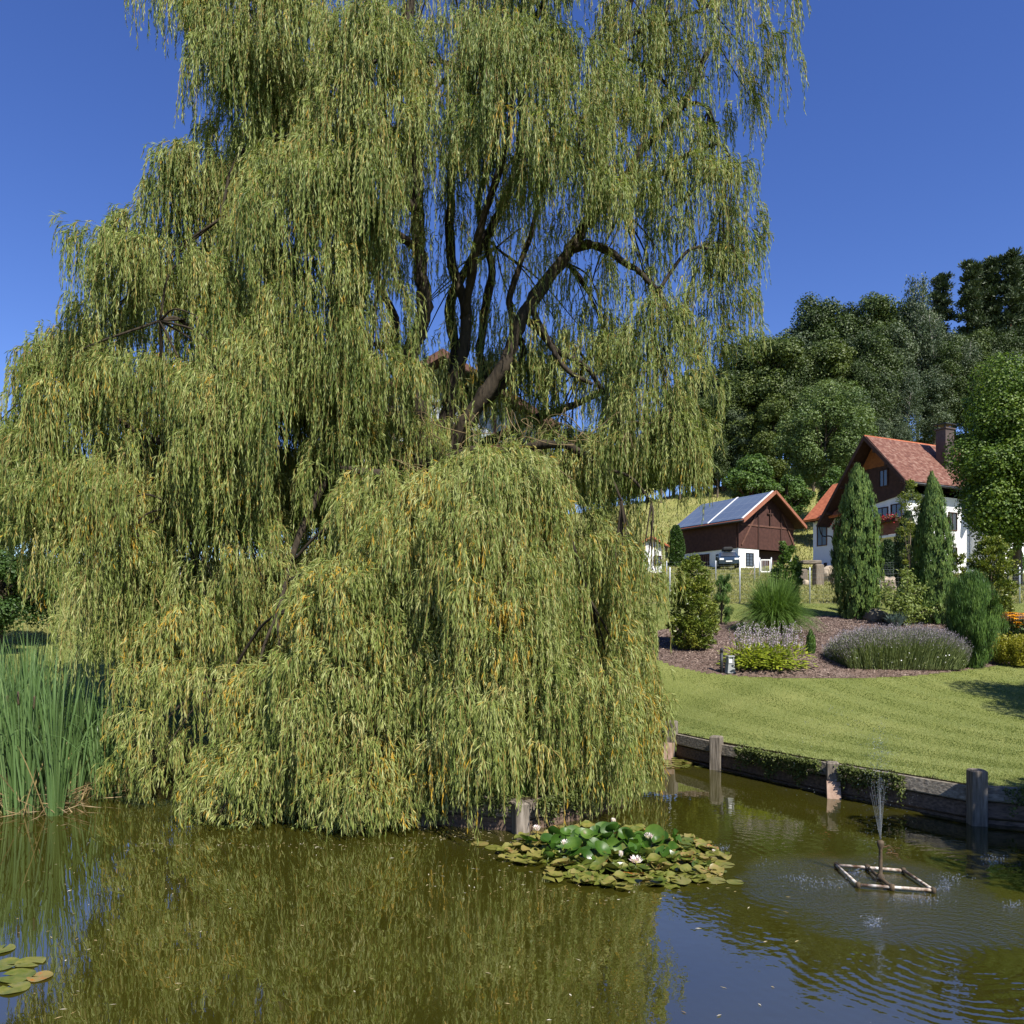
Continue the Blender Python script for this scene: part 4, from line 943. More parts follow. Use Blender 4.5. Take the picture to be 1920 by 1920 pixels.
def trunk_mb(g, h, r0, r1, tips, lean=.03, nlimb=14, start=.35, base=-.4):
    mb = MB(); mb.sm = True
    pts = [(0, 0, base)] + [(g.normal(0, lean * h * t), g.normal(0, lean * h * t), h * t) for t in (.25, .5, .75, 1)]
    sp = spline(pts, 5); mb.tube(sp, np.linspace(r0, r1, len(sp)), 8)
    sel = tips[g.permutation(len(tips))[:nlimb]] if len(tips) else []
    for tp in sel:
        zz = np.clip(tp[2] - (.35 + .3 * g.random()) * np.hypot(tp[0], tp[1]) - .1 * h, start * h, h * .97)
        i = int(np.argmin(abs(sp[:, 2] - zz))); s0 = sp[i]
        mid_ = .5 * (s0 + tp) + np.array([0, 0, .12 * np.linalg.norm(tp - s0)])
        mb.tube(spline([s0, mid_, tp], 4), np.linspace(max(r1, r0 * .32), r1 * .35, 9), 5)
    return mb
TREE = {}
def tree_kind(key, build):
    TREE[key] = build
def mk_decid(seed, h, rad, cz, mat, bark, n=9000, leaf=.42, r0=.28, **k):
    g = np.random.default_rng(seed); co, rn, tips = blob_crown(g, n, (0, 0, cz), rad, leaf, **k)
    t = trunk_mb(g, cz + rad[2] * .55, r0, .05, tips)
    return [('trunk', t, bark), ('crown', (co, rn), mat)]
def mk_pine(seed, h, mat='pine', n=14000, w=2.1, low=.22, bark='pinebark'):
    g = np.random.default_rng(seed); mb = MB(); mb.sm = True
    sp = spline([(0, 0, -.5), (g.normal(0, .15), g.normal(0, .15), h * .5), (g.normal(0, .3), g.normal(0, .3), h)], 8); mb.tube(sp, np.linspace(.27, .05, len(sp)), 7)
    Pp, Aa = [], []; nb = 44
    for i in range(nb):
        t = (i + g.random()) / nb; z = h * (low + (1.02 - low) * t); ln = w * (1 - t * .72) ** .8 * g.uniform(.55, 1.15); a = i * 2.4 + g.normal(0, .4)
        tip = np.array([math.cos(a) * ln, math.sin(a) * ln, z + ln * g.uniform(-.05, .35)]); s0 = np.array([0, 0, z - .2])
        mb.tube(spline([s0, .5 * (s0 + tip) + [0, 0, .1], tip], 3), np.linspace(.06, .02, 7), 4)
        for j in range(4):
            cc = s0 + (tip - s0) * (.4 + .6 * j / 3) + g.normal(0, .12 * w, 3) * [1, 1, .5]; m = n // (nb * 4)
            q_ = cc + g.normal(size=(m, 3)) * np.array([.5, .5, .26]) * w * .28
            Pp.append(q_); Aa.append(unit(q_ - cc) + [0, 0, .7])
    Pp = np.vstack(Pp); Aa = np.vstack(Aa) + g.normal(0, .3, Pp.shape); m = len(Pp)
    co = leaf_arrays(Pp, Aa, g.normal(size=(m, 3)), g.uniform(.35, .6, m), g.uniform(.14, .24, m), .1)
    return [('trunk', mb, bark), ('crown', (co, np.clip(g.normal(.5, .22, m), 0, 1)), mat)]
def mk_birch(seed, h, mat='forest3', n=7000, w=2.1):
    g = np.random.default_rng(seed); mb = MB(); mb.sm = True
    sp = spline([(0, 0, -.5), (g.normal(0, .2), g.normal(0, .2), h * .5), (g.normal(0, .5), g.normal(0, .5), h)], 8); mb.tube(sp, np.linspace(.2, .03, len(sp)), 7)
    Pp, Rn = [], []
    for i in range(46):
        t = (i + g.random()) / 46; z = h * (.30 + .70 * t); ln = w * math.sin(math.pi * min(1, .18 + .8 * (1 - t))) ** .7 * g.uniform(.4, 1.1); a = i * 2.4
        tip = np.array([math.cos(a) * ln, math.sin(a) * ln, z + .2 * ln])
        mb.tube(spline([(0, 0, z - .5 * ln), .5 * np.array([tip[0], tip[1], 2 * z]), tip], 3), np.linspace(.04, .012, 7), 4)
        m = n // 46; dr = g.random(m) ** 1.4 * 1.9
        q_ = tip * [g.uniform(.7, 1), g.uniform(.7, 1), 1] + g.normal(0, .34, (m, 3)); q_[:, 2] -= dr; Pp.append(q_); Rn.append(np.full(m, g.normal(.5, .15)))
    Pp = np.vstack(Pp); m = len(Pp); A = np.stack([g.normal(0, .5, m), g.normal(0, .5, m), -np.ones(m)], 1)
    co = leaf_arrays(Pp, A, g.normal(size=(m, 3)), g.uniform(.22, .42, m), g.uniform(.1, .2, m), .1)
    return [('trunk', mb, 'birchbark'), ('crown', (co, np.clip(np.concatenate(Rn) + g.normal(0, .15, m), 0, 1)), mat)]
MESHC = {}
def plant_tree(name, key, loc, label, cat='tree', group=None, scale=1.0, rz=0.0, sz=1.0):
    t = thing(name, label, cat, loc, rz, group); t.scale = (scale, scale, scale * sz)
    if key not in MESHC:
        parts = []
        for nm, d, mt in TREE[key]():
            if isinstance(d, MB): parts.append((nm, d.build(nm, M[mt], t)))
            else: parts.append((nm, link(nm, leaf_mesh(nm, d[0], M[mt], d[1]), t)))
        MESHC[key] = [(nm, o.data) for nm, o in parts]
    else:
        for nm, me in MESHC[key]: link(nm, me, t)
    return t
for i in range(4): tree_kind(('oak', i), lambda i=i: mk_decid(100 + i, 20, (3.0 + .25 * i, 3.1, 8.2), 11.0, 'forest', 'bark2', n=34000, leaf=.245, nblob=110, bs=(.26, .5), shell=.45, outline=.3))
for i in range(2): tree_kind(('beech', i), lambda i=i: mk_decid(120 + i, 15, (2.9, 2.9, 6.4), 7.6, 'forest2', 'bark2', n=28000, leaf=.24, nblob=90, bs=(.24, .46), shell=.5, flat=.7, outline=.3))
for i in range(2): tree_kind(('ash', i), lambda i=i: mk_decid(130 + i, 17, (2.6, 2.6, 7.2), 9.6, 'forest3', 'bark2', n=25000, leaf=.235, nblob=80, bs=(.26, .5), shell=.5, outline=.3))
for i in range(3): tree_kind(('pine', i), lambda i=i: mk_pine(140 + i, 23 + i))
for i in range(2): tree_kind(('birch', i), lambda i=i: mk_birch(150 + i, 21))
g = np.random.default_rng(9)
KIND = {'oak': ('broadleaf_tree', 'dark green broadleaf tree in the wood along the hill'), 'beech': ('beech_tree', 'yellowish green leafy tree at the sunlit edge of the wood'),
        'ash': ('broadleaf_tree', 'greyish green broadleaf tree in the wood on the hillside'), 'pine': ('pine_tree', 'tall dark pine standing high in the wood on the hill'), 'birch': ('birch_tree', 'slender birch with hanging pale foliage in the hillside wood')}
UNIQ = {}
def forest(px, top, D, kind, i, label=None):
    X = (px - 960) / F * D; z = gz(X, D)
    want = HC + (HZ - top) / F * D - z
    nat = {'oak': 18.6, 'beech': 13.6, 'ash': 16.4, 'pine': 23.5 + i, 'birch': 21}[kind]
    s = max(.35, want / nat)
    nm, lb = KIND[kind]
    plant_tree(nm, (kind, i), (X, D, z - .2), label or lb, 'tree', None if label else 'trees of the hillside wood, ' + kind, s if kind in ('oak', 'ash', 'beech') else max(s, .8) ** .5, g.uniform(0, 6.28), 1.0 if kind in ('oak', 'ash', 'beech') else s / max(s, .8) ** .5)
# skyline row and the rows in front of it: (photo column, tree-top row, distance, kind, variant)
FOR = [(1225, 770, 118, 'oak', 0), (1265, 730, 116, 'ash', 0), (1305, 690, 116, 'oak', 1), (1345, 660, 114, 'ash', 1), (1385, 640, 114, 'oak', 2), (1425, 618, 114, 'oak', 3), (1465, 600, 112, 'oak', 0), (1500, 600, 112, 'ash', 0),
       (1545, 565, 112, 'oak', 1), (1590, 572, 111, 'oak', 2), (1640, 540, 111, 'oak', 3), (1690, 535, 110, 'oak', 0), (1735, 545, 110, 'ash', 1), (1765, 515, 116, 'pine', 1), (1820, 490, 110, 'pine', 0), (1862, 482, 110, 'pine', 2), (1895, 474, 109, 'pine', 1), (1930, 478, 111, 'pine', 0), (1960, 490, 110, 'oak', 1), (2000, 480, 110, 'pine', 2), (2050, 500, 110, 'oak', 2), (1180, 800, 120, 'oak', 2), (1140, 815, 121, 'oak', 0), (1100, 800, 122, 'oak', 3),
       (1310, 760, 106, 'beech', 0), (1355, 720, 106, 'oak', 3), (1400, 705, 105, 'beech', 1), (1445, 650, 105, 'beech', 0), (1490, 660, 105, 'oak', 1), (1535, 640, 105, 'oak', 2), (1580, 640, 104, 'oak', 0), (1630, 620, 104, 'oak', 1), (1675, 610, 105, 'ash', 0), (1720, 520, 106, 'birch', 0), (1750, 590, 105, 'birch', 1), (1790, 600, 106, 'ash', 1), (1835, 610, 106, 'oak', 3), (1880, 625, 105, 'oak', 2), (1925, 640, 105, 'oak', 0), (1845, 500, 113, 'pine', 1), (1910, 486, 113, 'pine', 0),
       (1320, 800, 107, 'beech', 1), (1360, 775, 106, 'oak', 2), (1405, 790, 104, 'beech', 0), (1340, 840, 105.5, 'oak', 1), (1300, 835, 108, 'oak', 3), (1385, 850, 104.5, 'beech', 1), (1430, 840, 102, 'oak', 3), (1450, 740, 101, 'beech', 1), (1500, 740, 101, 'oak', 0), (1560, 700, 101, 'oak', 3), (1620, 690, 101, 'oak', 1), (1665, 700, 101, 'birch', 0), (1705, 690, 101, 'birch', 1), (1750, 680, 102, 'ash', 0), (1650, 770, 97, 'ash', 1), (1690, 790, 97, 'ash', 0), (1600, 760, 98, 'oak', 2), (1840, 680, 102, 'oak', 1), (1900, 640, 101, 'ash', 1), (1255, 815, 107, 'oak', 1), (1200, 820, 108, 'oak', 0), (1240, 800, 106, 'beech', 0), (1275, 790, 106, 'oak', 2), (1160, 850, 110, 'oak', 1), (1325, 745, 110, 'oak', 2), (1415, 690, 109, 'ash', 0), (1520, 620, 109, 'oak', 0), (1610, 600, 108, 'ash', 1), (1560, 650, 103, 'beech', 0), (1470, 690, 103, 'oak', 2), (1385, 740, 104, 'ash', 1), (1655, 650, 103, 'oak', 3), (1600, 720, 99.5, 'ash', 0), (1525, 720, 99.5, 'oak', 1), (1345, 790, 104, 'oak', 0), (1780, 640, 103, 'oak', 2), (1810, 640, 103, 'birch', 0), (1860, 660, 103, 'ash', 0), (1950, 620, 103, 'oak', 1), (1060, 853, 108.0, 'beech', 0), (1077, 860, 109.5, 'oak', 1), (1094, 867, 111.0, 'oak', 0), (1111, 874, 108.0, 'beech', 1), (1128, 881, 109.5, 'oak', 0), (1145, 858, 111.0, 'oak', 1), (1162, 865, 108.0, 'beech', 0), (1179, 872, 109.5, 'oak', 1), (1196, 879, 111.0, 'oak', 0), (1213, 856, 108.0, 'beech', 1), (1230, 863, 109.5, 'oak', 0), (1247, 870, 111.0, 'oak', 1), (1264, 877, 108.0, 'beech', 0), (1281, 854, 109.5, 'oak', 1), (1298, 861, 111.0, 'oak', 0), (1315, 868, 108.0, 'beech', 1), (-120, 800, 92.0, 'oak', 0), (-72, 853, 95.0, 'ash', 1), (-24, 836, 98.0, 'oak', 0), (24, 819, 101.0, 'oak', 1), (72, 802, 92.0, 'oak', 0), (120, 855, 95.0, 'ash', 1), (168, 838, 98.0, 'oak', 0), (216, 821, 101.0, 'oak', 1), (264, 804, 92.0, 'oak', 0), (312, 857, 95.0, 'ash', 1), (360, 840, 98.0, 'oak', 0), (408, 823, 101.0, 'oak', 1), (456, 806, 92.0, 'oak', 0), (504, 859, 95.0, 'ash', 1), (552, 842, 98.0, 'oak', 0), (600, 825, 101.0, 'oak', 1), (648, 808, 92.0, 'oak', 0), (-100, 880, 88.0, 'beech', 0), (-40, 911, 91.0, 'oak', 1), (20, 902, 94.0, 'beech', 0), (80, 893, 88.0, 'oak', 1), (140, 884, 91.0, 'beech', 0), (200, 915, 94.0, 'oak', 1), (260, 906, 88.0, 'beech', 0), (320, 897, 91.0, 'oak', 1), (380, 888, 94.0, 'beech', 0), (440, 919, 88.0, 'oak', 1), (500, 910, 91.0, 'beech', 0), (560, 901, 94.0, 'oak', 1), (620, 892, 88.0, 'beech', 0), (1322, 862, 106.0, 'oak', 0), (1334, 875, 107.0, 'beech', 1), (1346, 864, 108.0, 'oak', 0), (1358, 877, 106.0, 'oak', 1), (1370, 866, 107.0, 'beech', 0), (1382, 879, 108.0, 'oak', 1), (1394, 868, 106.0, 'oak', 0)]
for f_ in FOR: forest(*f_)
tree_kind('walnut', lambda: mk_decid(201, 17, (5.9, 5.6, 7.2), 11.0, 'walnut', 'bark2', n=40000, leaf=.25, nblob=110, bs=(.16, .30), shell=.45))
x_, D_ = (1545 - 960) / F * 86, 86; z_ = gz(x_, D_)
plant_tree('walnut_tree', 'walnut', (x_, D_, z_), 'broad light green tree rising behind the barn roof', 'tree', None, (HC + (HZ - 722) / F * D_ - z_) / 17.8)
tree_kind('fruit', lambda: mk_decid(202, 8, (2.5, 2.4, 3.9), 5.0, 'bright', 'bark2', n=12000, leaf=.24, nblob=60, bs=(.18, .32), shell=.45))
x_, D_ = (1408 - 960) / F * 84, 84; z_ = gz(x_, D_)
plant_tree('fruit_tree', 'fruit', (x_, D_, z_), 'small bright green tree just behind the solar barn roof', 'tree', None, (HC + (HZ - 842) / F * D_ - z_) / 8.8)
x_, D_ = (1480 - 960) / F * 82, 82; z_ = gz(x_, D_)
plant_tree('fruit_tree', 'fruit', (x_, D_, z_), 'dark bushy young tree directly behind the barn ridge', 'tree', None, .9, 2.0)
x_, D_ = (1575 - 960) / F * 80, 80; z_ = gz(x_, D_)
plant_tree('fruit_tree', 'fruit', (x_, D_, z_), 'round green tree behind the annex roof', 'tree', None, 1.0, 4.0)
tree_kind('maple', lambda: mk_decid(203, 10, (3.9, 3.8, 5.3), 5.4, 'maple', 'bark2', n=130000, leaf=.125, nblob=95, bs=(.17, .40), shell=.4, r0=.24, asp=.9, outline=.5, lowcut=-1))
x_, D_ = (1908 - 960) / F * 39, 39.0
plant_tree('maple_tree', 'maple', (x_, D_, gz(x_, D_)), 'large leafy maple half covering the farmhouse, trunk clear below', 'tree', None, (HC + (HZ - 690) / F * D_ - gz(x_, D_)) / 11.4, 1.0)
tree_kind('apple', lambda: mk_decid(204, 4, (1.75, 1.6, 1.35), 2.3, 'darkleaf', 'bark2', n=24000, leaf=.085, nblob=70, bs=(.2, .36), shell=.4, r0=.1, lowcut=-1))
plant_tree('fruit_tree', 'apple', (-13.0, 19.6, gz(-13.0, 19.6) - .35), 'small dark tree with drooping branches behind the cattail reeds', 'tree', None, .85, .5)
# trees off to one side whose shade reaches the lawn and the end post
plant_tree('maple_tree', 'maple', (13.8, 11.2, gz(13.8, 11.2)), 'leafy tree beyond the frame shading the edge of the lawn', 'tree', None, .55, 3.0)
plant_tree('fruit_tree', 'apple', (8.7, 5.0, .4), 'bushy tree beyond the frame shading the end of the sleeper wall', 'tree', None, 1.45, 3.0)
plant_tree('fruit_tree', 'apple', (10.6, 7.4, .45), 'second bushy tree beyond the frame beside the sleeper wall', 'tree', None, 1.15, 1.0)

# ------------------------------------------------------------------ sleeper walls round the pond
def sleeper_run(mb_list, a, b, ztop, courses, th=.12, hgt=.2, g=None, lean=.2):
    """stack of boards between two plan points; returns one MB per board"""
    a, b = np.array(a, float), np.array(b, float); d = b - a; ln = np.hypot(*d); ang = math.atan2(d[1], d[0]); nrm = np.array([-d[1], d[0]]) / ln
    for k in range(courses):
        mb = MB(); c = .5 * (a + b) + nrm * (g.uniform(-.012, .012) + .0)
        mb.box((c[0], c[1], ztop - hgt * (k + .5) - .004 * k + g.uniform(-.006, .006)), (ln - .012 - .01 * k, th + (.03 if k == 0 else 0), hgt - .008), ang, bev=.014, rx=-lean, ry=g.uniform(-.012, .012))
        mb_list.append((mb, k))
g = np.random.default_rng(21)
rwall = thing('sleeper_wall', 'grey sleeper wall with four thick posts holding the lawn edge', 'retaining wall', (3.5, 13.1, 0))
ro = Vector((3.5, 13.1, 0))
line = [(2.02, 16.0), (2.52, 15.5), (2.98, 14.3), (3.50, 13.1), (4.62, 11.1), (5.70, 9.5), (7.2, 8.8), (8.35, 8.15)]
tops = [.45, .44, .43, .42, .42, .44, .46, .46]
for i in range(len(line) - 1):
    runs = []; sleeper_run(runs, line[i], line[i + 1], .5 * (tops[i] + tops[i + 1]) + .015, 3, g=g)
    for mb, k in runs:
        mb.v = [tuple(np.array(v) - np.array(ro)) for v in mb.v]
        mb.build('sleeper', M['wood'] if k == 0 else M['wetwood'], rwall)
def post(parent, ro, x, y, ztop, w, rz=0.0, mat='postwood', brace=None):
    mb = MB(); mb.box((x - ro[0], y - ro[1], (ztop - .6) / 2 - ro[2]), (w, w, ztop + .6), rz, bev=.018); p = mb.build('post', M[mat], parent)
    if brace is not None:
        bx_, by_, bz_ = brace; mb = MB(); c, s = math.cos(rz), math.sin(rz)
        pr = [(-.09, -.30, -.3), (.09, -.30, -.3), (.09, -.05, bz_), (-.09, -.05, bz_)]
        P_ = [Vector((x - ro[0] + c * q[0] - s * (q[1] - w * .5), y - ro[1] + s * q[0] + c * (q[1] - w * .5), q[2])) for q in pr]
        P2 = [p_ + Vector((-s, c, 0)) * -.0 for p_ in P_]
        d_ = Vector((s, -c, 0)) * -.10
        mb.prism(P_, d_); mb.build('brace_foot', M['pinkwood'], p)
    return p
wp = [((2.93, 14.22), .67, .19, -1.15, (0, 0, .28)), ((3.44, 13.02), .56, .19, -1.1, None), ((4.56, 11.0), .48, .165, -.85, (0, 0, .22)), ((5.64, 9.38), .67, .18, -.7, None)]
for (x, y), zt_, w, rz, br in wp: post(rwall, ro, x, y, zt_, w, rz + .55, 'postwood', br)
post(rwall, ro, 7.15, 8.68, .62, .19, -.4)
pw = thing('island_sleeper_wall', 'short sleeper wall with a corner post under the willow, behind the water lilies', 'retaining wall', (.1, 9.0, 0)); po = Vector((.1, 9.0, 0))
line = [(-2.3, 10.02), (-1.02, 9.46), (.12, 9.08), (.85, 9.72), (1.25, 10.25)]; tops = [.42, .42, .32, .36, .40]
for i in range(len(line) - 1):
    runs = []; sleeper_run(runs, line[i], line[i + 1], .5 * (tops[i] + tops[i + 1]), 3, g=g, hgt=.21, lean=0)
    for mb, k in runs:
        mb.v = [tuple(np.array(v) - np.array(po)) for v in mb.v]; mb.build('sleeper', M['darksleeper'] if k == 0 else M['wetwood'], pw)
post(pw, po, .10, 8.99, .36, .17, .35, 'postwood'); post(pw, po, -1.05, 9.38, .47, .15, -.3)
pal = thing('palisade', 'row of dark round stakes edging the bank under the willow fringe', 'palisade', (1.4, 10.6, 0)); qo = Vector((1.4, 10.6, 0))
pp = spline([(1.28, 10.28, 0), (1.52, 10.75, 0), (1.72, 11.6, 0), (1.76, 13.2, 0)], 12)
for x, y, _ in pp[::1]:
    mb = MB(); mb.sm = True; h = .36 + g.uniform(-.06, .08); mb.lathe([(.045, -.6), (.048, h - .01), (.03, h + .02)], (x - qo.x + g.normal(0, .012), y - qo.y + g.normal(0, .012), 0), 7); mb.build('stake', M['wetwood'], pal)
mb = MB(); mb.sm = True; c = P(1212, 1351, 15.0); mb.tube([(c[0] - .06, c[1], c[2]), (c[0] + .02, c[1] - .06, c[2])], [.055, .06], 10); mb.tube([(c[0] - .05, c[1], c[2] - .0), (c[0] - .12, c[1] + .3, c[2] - .12), (c[0] - .3, c[1] + .5, c[2] - .14)], .03, 7)
tag(mb.build('plastic_pipe', M['turq'], smooth=True), 'turquoise plastic pipe end sticking out of the bank by the willow fringe', 'pipe')
def ivy(name, label, a, b, n, zt_, zb, seed):
    g = np.random.default_rng(seed); a, b = np.array(a), np.array(b); d = b - a; nr = np.array([-d[1], d[0]]) / np.hypot(*d); nr = nr if nr[1] < 0 else -nr
    ns_ = n // 26; s = g.random(ns_); ln = (zt_ - zb) * g.uniform(.25, 1, ns_) * (.55 + .45 * np.sin(s * 9 + seed) ** 2); out = g.uniform(.05, .14, ns_)
    idx = np.repeat(np.arange(ns_), 26); t = g.random(len(idx))
    xy = a + d * s[idx][:, None] + nr * (out[idx] * (1 - .3 * t) + .03)[:, None] + g.normal(0, .022, (len(idx), 2))
    Pi = np.column_stack([xy, np.maximum(zt_ + .03 + .04 * np.sin(t * 3) - ln[idx] * t, .015) + g.normal(0, .012, len(idx)).clip(-.01, .03)])
    A = np.column_stack([g.normal(0, .5, (len(idx), 2)) + nr * .4, g.normal(-.4, .4, len(idx))])
    o = link(name, leaf_mesh(name, leaf_arrays(Pi, A, g.normal(size=(len(idx), 3)), g.uniform(.022, .05, len(idx)), g.uniform(.018, .036, len(idx)), .15), M['ivy'], np.clip(g.normal(.5, .3, len(idx)), 0, 1)))
    tag(o, label, 'climbing plant')
ivy('trailing_ivy', 'dark weeds hanging over the short island wall under the willow', (.2, 9.0), (1.2, 10.1), 2600, .36, .02, 6)
ivy('trailing_ivy', 'few thin tendrils drooping on the island wall left of its corner post'.replace('left of', 'before'), (-.95, 9.36), (.0, 9.05), 1100, .38, .08, 7)
ivy('trailing_ivy', 'thick ivy trailing down the sleeper wall between second and third post', (3.75, 12.6), (4.52, 11.2), 5200, .42, 0, 1)
ivy('trailing_ivy', 'sparse ivy hanging over the sleepers behind the fountain spray', (4.68, 10.9), (5.2, 10.15), 2600, .42, 0, 2)
ivy('trailing_ivy', 'small ivy tuft on the wall beside the first post near the willow', (2.6, 15.2), (2.9, 14.5), 1000, .45, .05, 3)
ivy('trailing_ivy', 'creeper on the shaded wall past the dark end post', (5.9, 9.35), (7.0, 8.8), 1800, .46, .05, 4)

# ------------------------------------------------------------------ cattail reeds
def reed_clump(seed, nb, h, r, fan, dead=.1):
    g = np.random.default_rng(seed); seg = 9; t = np.linspace(0, 1, seg + 1)
    a = g.uniform(0, 6.28, nb); rr = r * np.sqrt(g.random(nb)); p0 = np.stack([rr * np.cos(a), rr * np.sin(a), np.full(nb, -.25)], 1)
    ln = h * g.uniform(.62, 1.06, nb); isd = g.random(nb) < dead; ln[isd] *= g.uniform(.25, .6, isd.sum())
    a2 = a + g.normal(0, .7, nb); tilt = fan * g.uniform(.1, 1, nb) * (.4 + .6 * rr / r); tilt[isd] += g.uniform(.1, .8, isd.sum())
    bend = np.where(g.random(nb) < .12, g.uniform(.6, 1.6, nb), g.uniform(0, .18, nb))
    drop = bend * .5
    tt = t[None]; hor = ln[:, None] * (np.sin(tilt)[:, None] * tt + bend[:, None] * .35 * tt ** 4); z = ln[:, None] * (np.cos(tilt)[:, None] * tt - drop[:, None] * .6 * tt ** 5)
    ctr_ = np.stack([p0[:, 0:1] + hor * np.cos(a2)[:, None], p0[:, 1:2] + hor * np.sin(a2)[:, None], p0[:, 2:3] + z], -1)
    w = (.0112 * g.uniform(.7, 1.25, nb))[:, None] * (1 - .3 * tt) * np.clip((1 - tt) * 6, .12, 1)
    th = g.uniform(0, np.pi, nb); tw = th[:, None] + .7 * tt * g.normal(0, 1, nb)[:, None]
    s = np.stack([np.cos(tw), np.sin(tw), 0 * tw], -1) * w[..., None]
    co = np.stack([ctr_ - s, ctr_ + s], 2).reshape(nb, -1, 3)
    b = (np.arange(nb) * (seg + 1) * 2)[:, None] + (np.arange(seg) * 2)[None]
    f = np.stack([b, b + 1, b + 3, b + 2], -1).reshape(-1, 4)
    rn = np.clip(g.normal(.42, .2, nb), 0, .92); rn[isd] = 1
    return co.reshape(-1, 3), f, np.repeat(rn, seg)
def reeds(px, py, label, seed, nb=70, h=2.5, r=.16, fan=.16, group=None, dead=.1, heads=0):
    D = HC * F / (py - HZ); x = (px - 960) / F * D
    co, f, rn = reed_clump(seed, nb, h, r, fan, dead)
    t = thing('cattail_clump', label, 'cattails', (x, D, 0), 0, group)
    link('blades', raw_mesh('blades', co, f, np.full(len(f), 4), M['reed'], rnd=rn), t)
    g = np.random.default_rng(seed + 99)
    for i in range(heads):
        a = g.uniform(0, 6.28); q0 = np.array([.08 * math.cos(a), .08 * math.sin(a), 0]); q1 = q0 * 2.2 + [0, 0, h * g.uniform(.5, .62)]
        mb = MB(); mb.sm = True; mb.tube([q0, .5 * (q0 + q1), q1], .005, 5); st = mb.build('stem', M['reed'], t)
        mb = MB(); mb.sm = True; d = (q1 - q0) / np.linalg.norm(q1 - q0); mb.tube([q1 - d * .005, q1 + d * .02, q1 + d * .16, q1 + d * .18], [.004, .013, .013, .004], 7); mb.build('seed_head', M['rust'], st)
reeds(104, 1528, 'slender cattail fan at the front of the reed bed, standing alone in the water', 1, 62, 2.35, .07, .17, dead=.03)
reeds(72, 1510, 'dense upright cattail clump just behind the lone fan', 6, 80, 2.4, .16, .12, dead=.15)
reeds(45, 1522, 'broad cattail clump beside the lone fan, brown dry stems round its foot', 2, 90, 2.45, .2, .12, dead=.2, heads=2)
reeds(-15, 1518, 'front cattail clump cut by the edge of the picture', 3, 95, 2.3, .24, .13, dead=.2, heads=1)
reeds(216, 1492, 'small dark cattail fan closest to the willow curtain', 4, 34, 1.75, .06, .16, dead=.04)
reeds(152, 1486, 'thin cattail tuft with one bent blade between the reed fans', 5, 26, 2.0, .06, .2, dead=.08)
reeds(128, 1505, 'leaning cattail clump between the lone fan and the thin tuft', 7, 60, 2.15, .14, .2, dead=.1)
reeds(188, 1496, 'short cattail clump standing in open water near the willow curtain', 8, 44, 1.9, .1, .2, dead=.08)
gk = 'rear rows of the cattail bed'
for i, (px, py, nb, h) in enumerate([(10, 1490, 70, 2.6), (62, 1492, 75, 2.7), (-40, 1480, 70, 2.5), (100, 1478, 46, 2.2), (35, 1462, 70, 2.75), (80, 1455, 50, 2.6), (-10, 1455, 60, 2.6), (135, 1452, 26, 2.0), (180, 1462, 30, 1.9), (215, 1470, 30, 1.8), (160, 1470, 40, 2.2), (-30, 1500, 70, 2.5), (25, 1505, 60, 2.4)]):
    reeds(px, py, 'blue-green cattail clump in the rear rows of the reed bed', 30 + i, nb, h, .2, .11, gk, .1)
g = np.random.default_rng(8); n = 700
Px = np.stack([g.uniform(-8.2, -5.6, n), g.uniform(9.7, 11.2, n), np.abs(g.normal(.05, .10, n)) + .005], 1)
A = np.stack([g.normal(size=n), g.normal(0, .6, n), g.normal(0, .45, n)], 1)
tag(link('reed_litter', leaf_mesh('reed_litter', leaf_arrays(Px, A, g.normal(size=(n, 3)), g.uniform(.15, .5, n), .013, .05), M['deadreed'], g.random(n))), 'broken brown reed stems lying at the foot of the cattails', 'litter', kind='stuff')

# ------------------------------------------------------------------ water lilies
def pad(g, r, cup=0.0, notch=True, n=18, wav=.0):
    """lily leaf: notched disc, slightly wavy"""
    a0, a1 = (.16, 6.283 - .16) if notch else (0, 6.283); th = np.linspace(a0, a1, n)
    rim = np.stack([np.cos(th) * r, np.sin(th) * r, cup * r + wav * r * np.sin(th * 3 + g.uniform(0, 6))], 1)
    mid_ = np.stack([np.cos(th) * r * .55, np.sin(th) * r * .55, .25 * cup * r + .3 * wav * r * np.sin(th * 3)], 1)
    v = np.vstack([[[r * .08, 0, 0]], mid_, rim])
    tri = [(0, i + 1, i + 2) for i in range(n - 1)]; qd = [(1 + i, 1 + n + i, 2 + n + i, 2 + i) for i in range(n - 1)]
    return v, tri, qd
def pads_mesh(name, items, mats, parent=None):
    co, loops, sizes, rn = [], [], [], []; k = 0
    for (v, tri, qd), Mx, r_ in items:
        v = v @ Mx[:3, :3].T + Mx[:3, 3]; co.append(v)
        for f in tri: loops += [i + k for i in f]; sizes.append(3); rn.append(r_)
        for f in qd: loops += [i + k for i in f]; sizes.append(4); rn.append(r_)
        k += len(v)
    return link(name, raw_mesh(name, np.vstack(co), loops, sizes, mats, rnd=rn, smooth=True), parent)
def mx(loc, rz, tilt=0.0, ta=0.0):
    return np.array(Matrix.Translation(loc) @ Matrix.Rotation(ta, 4, 'Z') @ Matrix.Rotation(tilt, 4, 'Y') @ Matrix.Rotation(rz - ta, 4, 'Z'))
def onwater(px, py, z=0.0):
    D = (HC - z) * F / (py - HZ); return np.array([(px - 960) / F * D, D, z])
g = np.random.default_rng(14)
lc = onwater(1150, 1603); lily = thing('water_lily_patch', 'big round water lily patch with pink and white blooms in front of the sleeper corner', 'water lilies', tuple(lc))
rxl, ryl = 1.17, 1.12; items = []; tries = 0
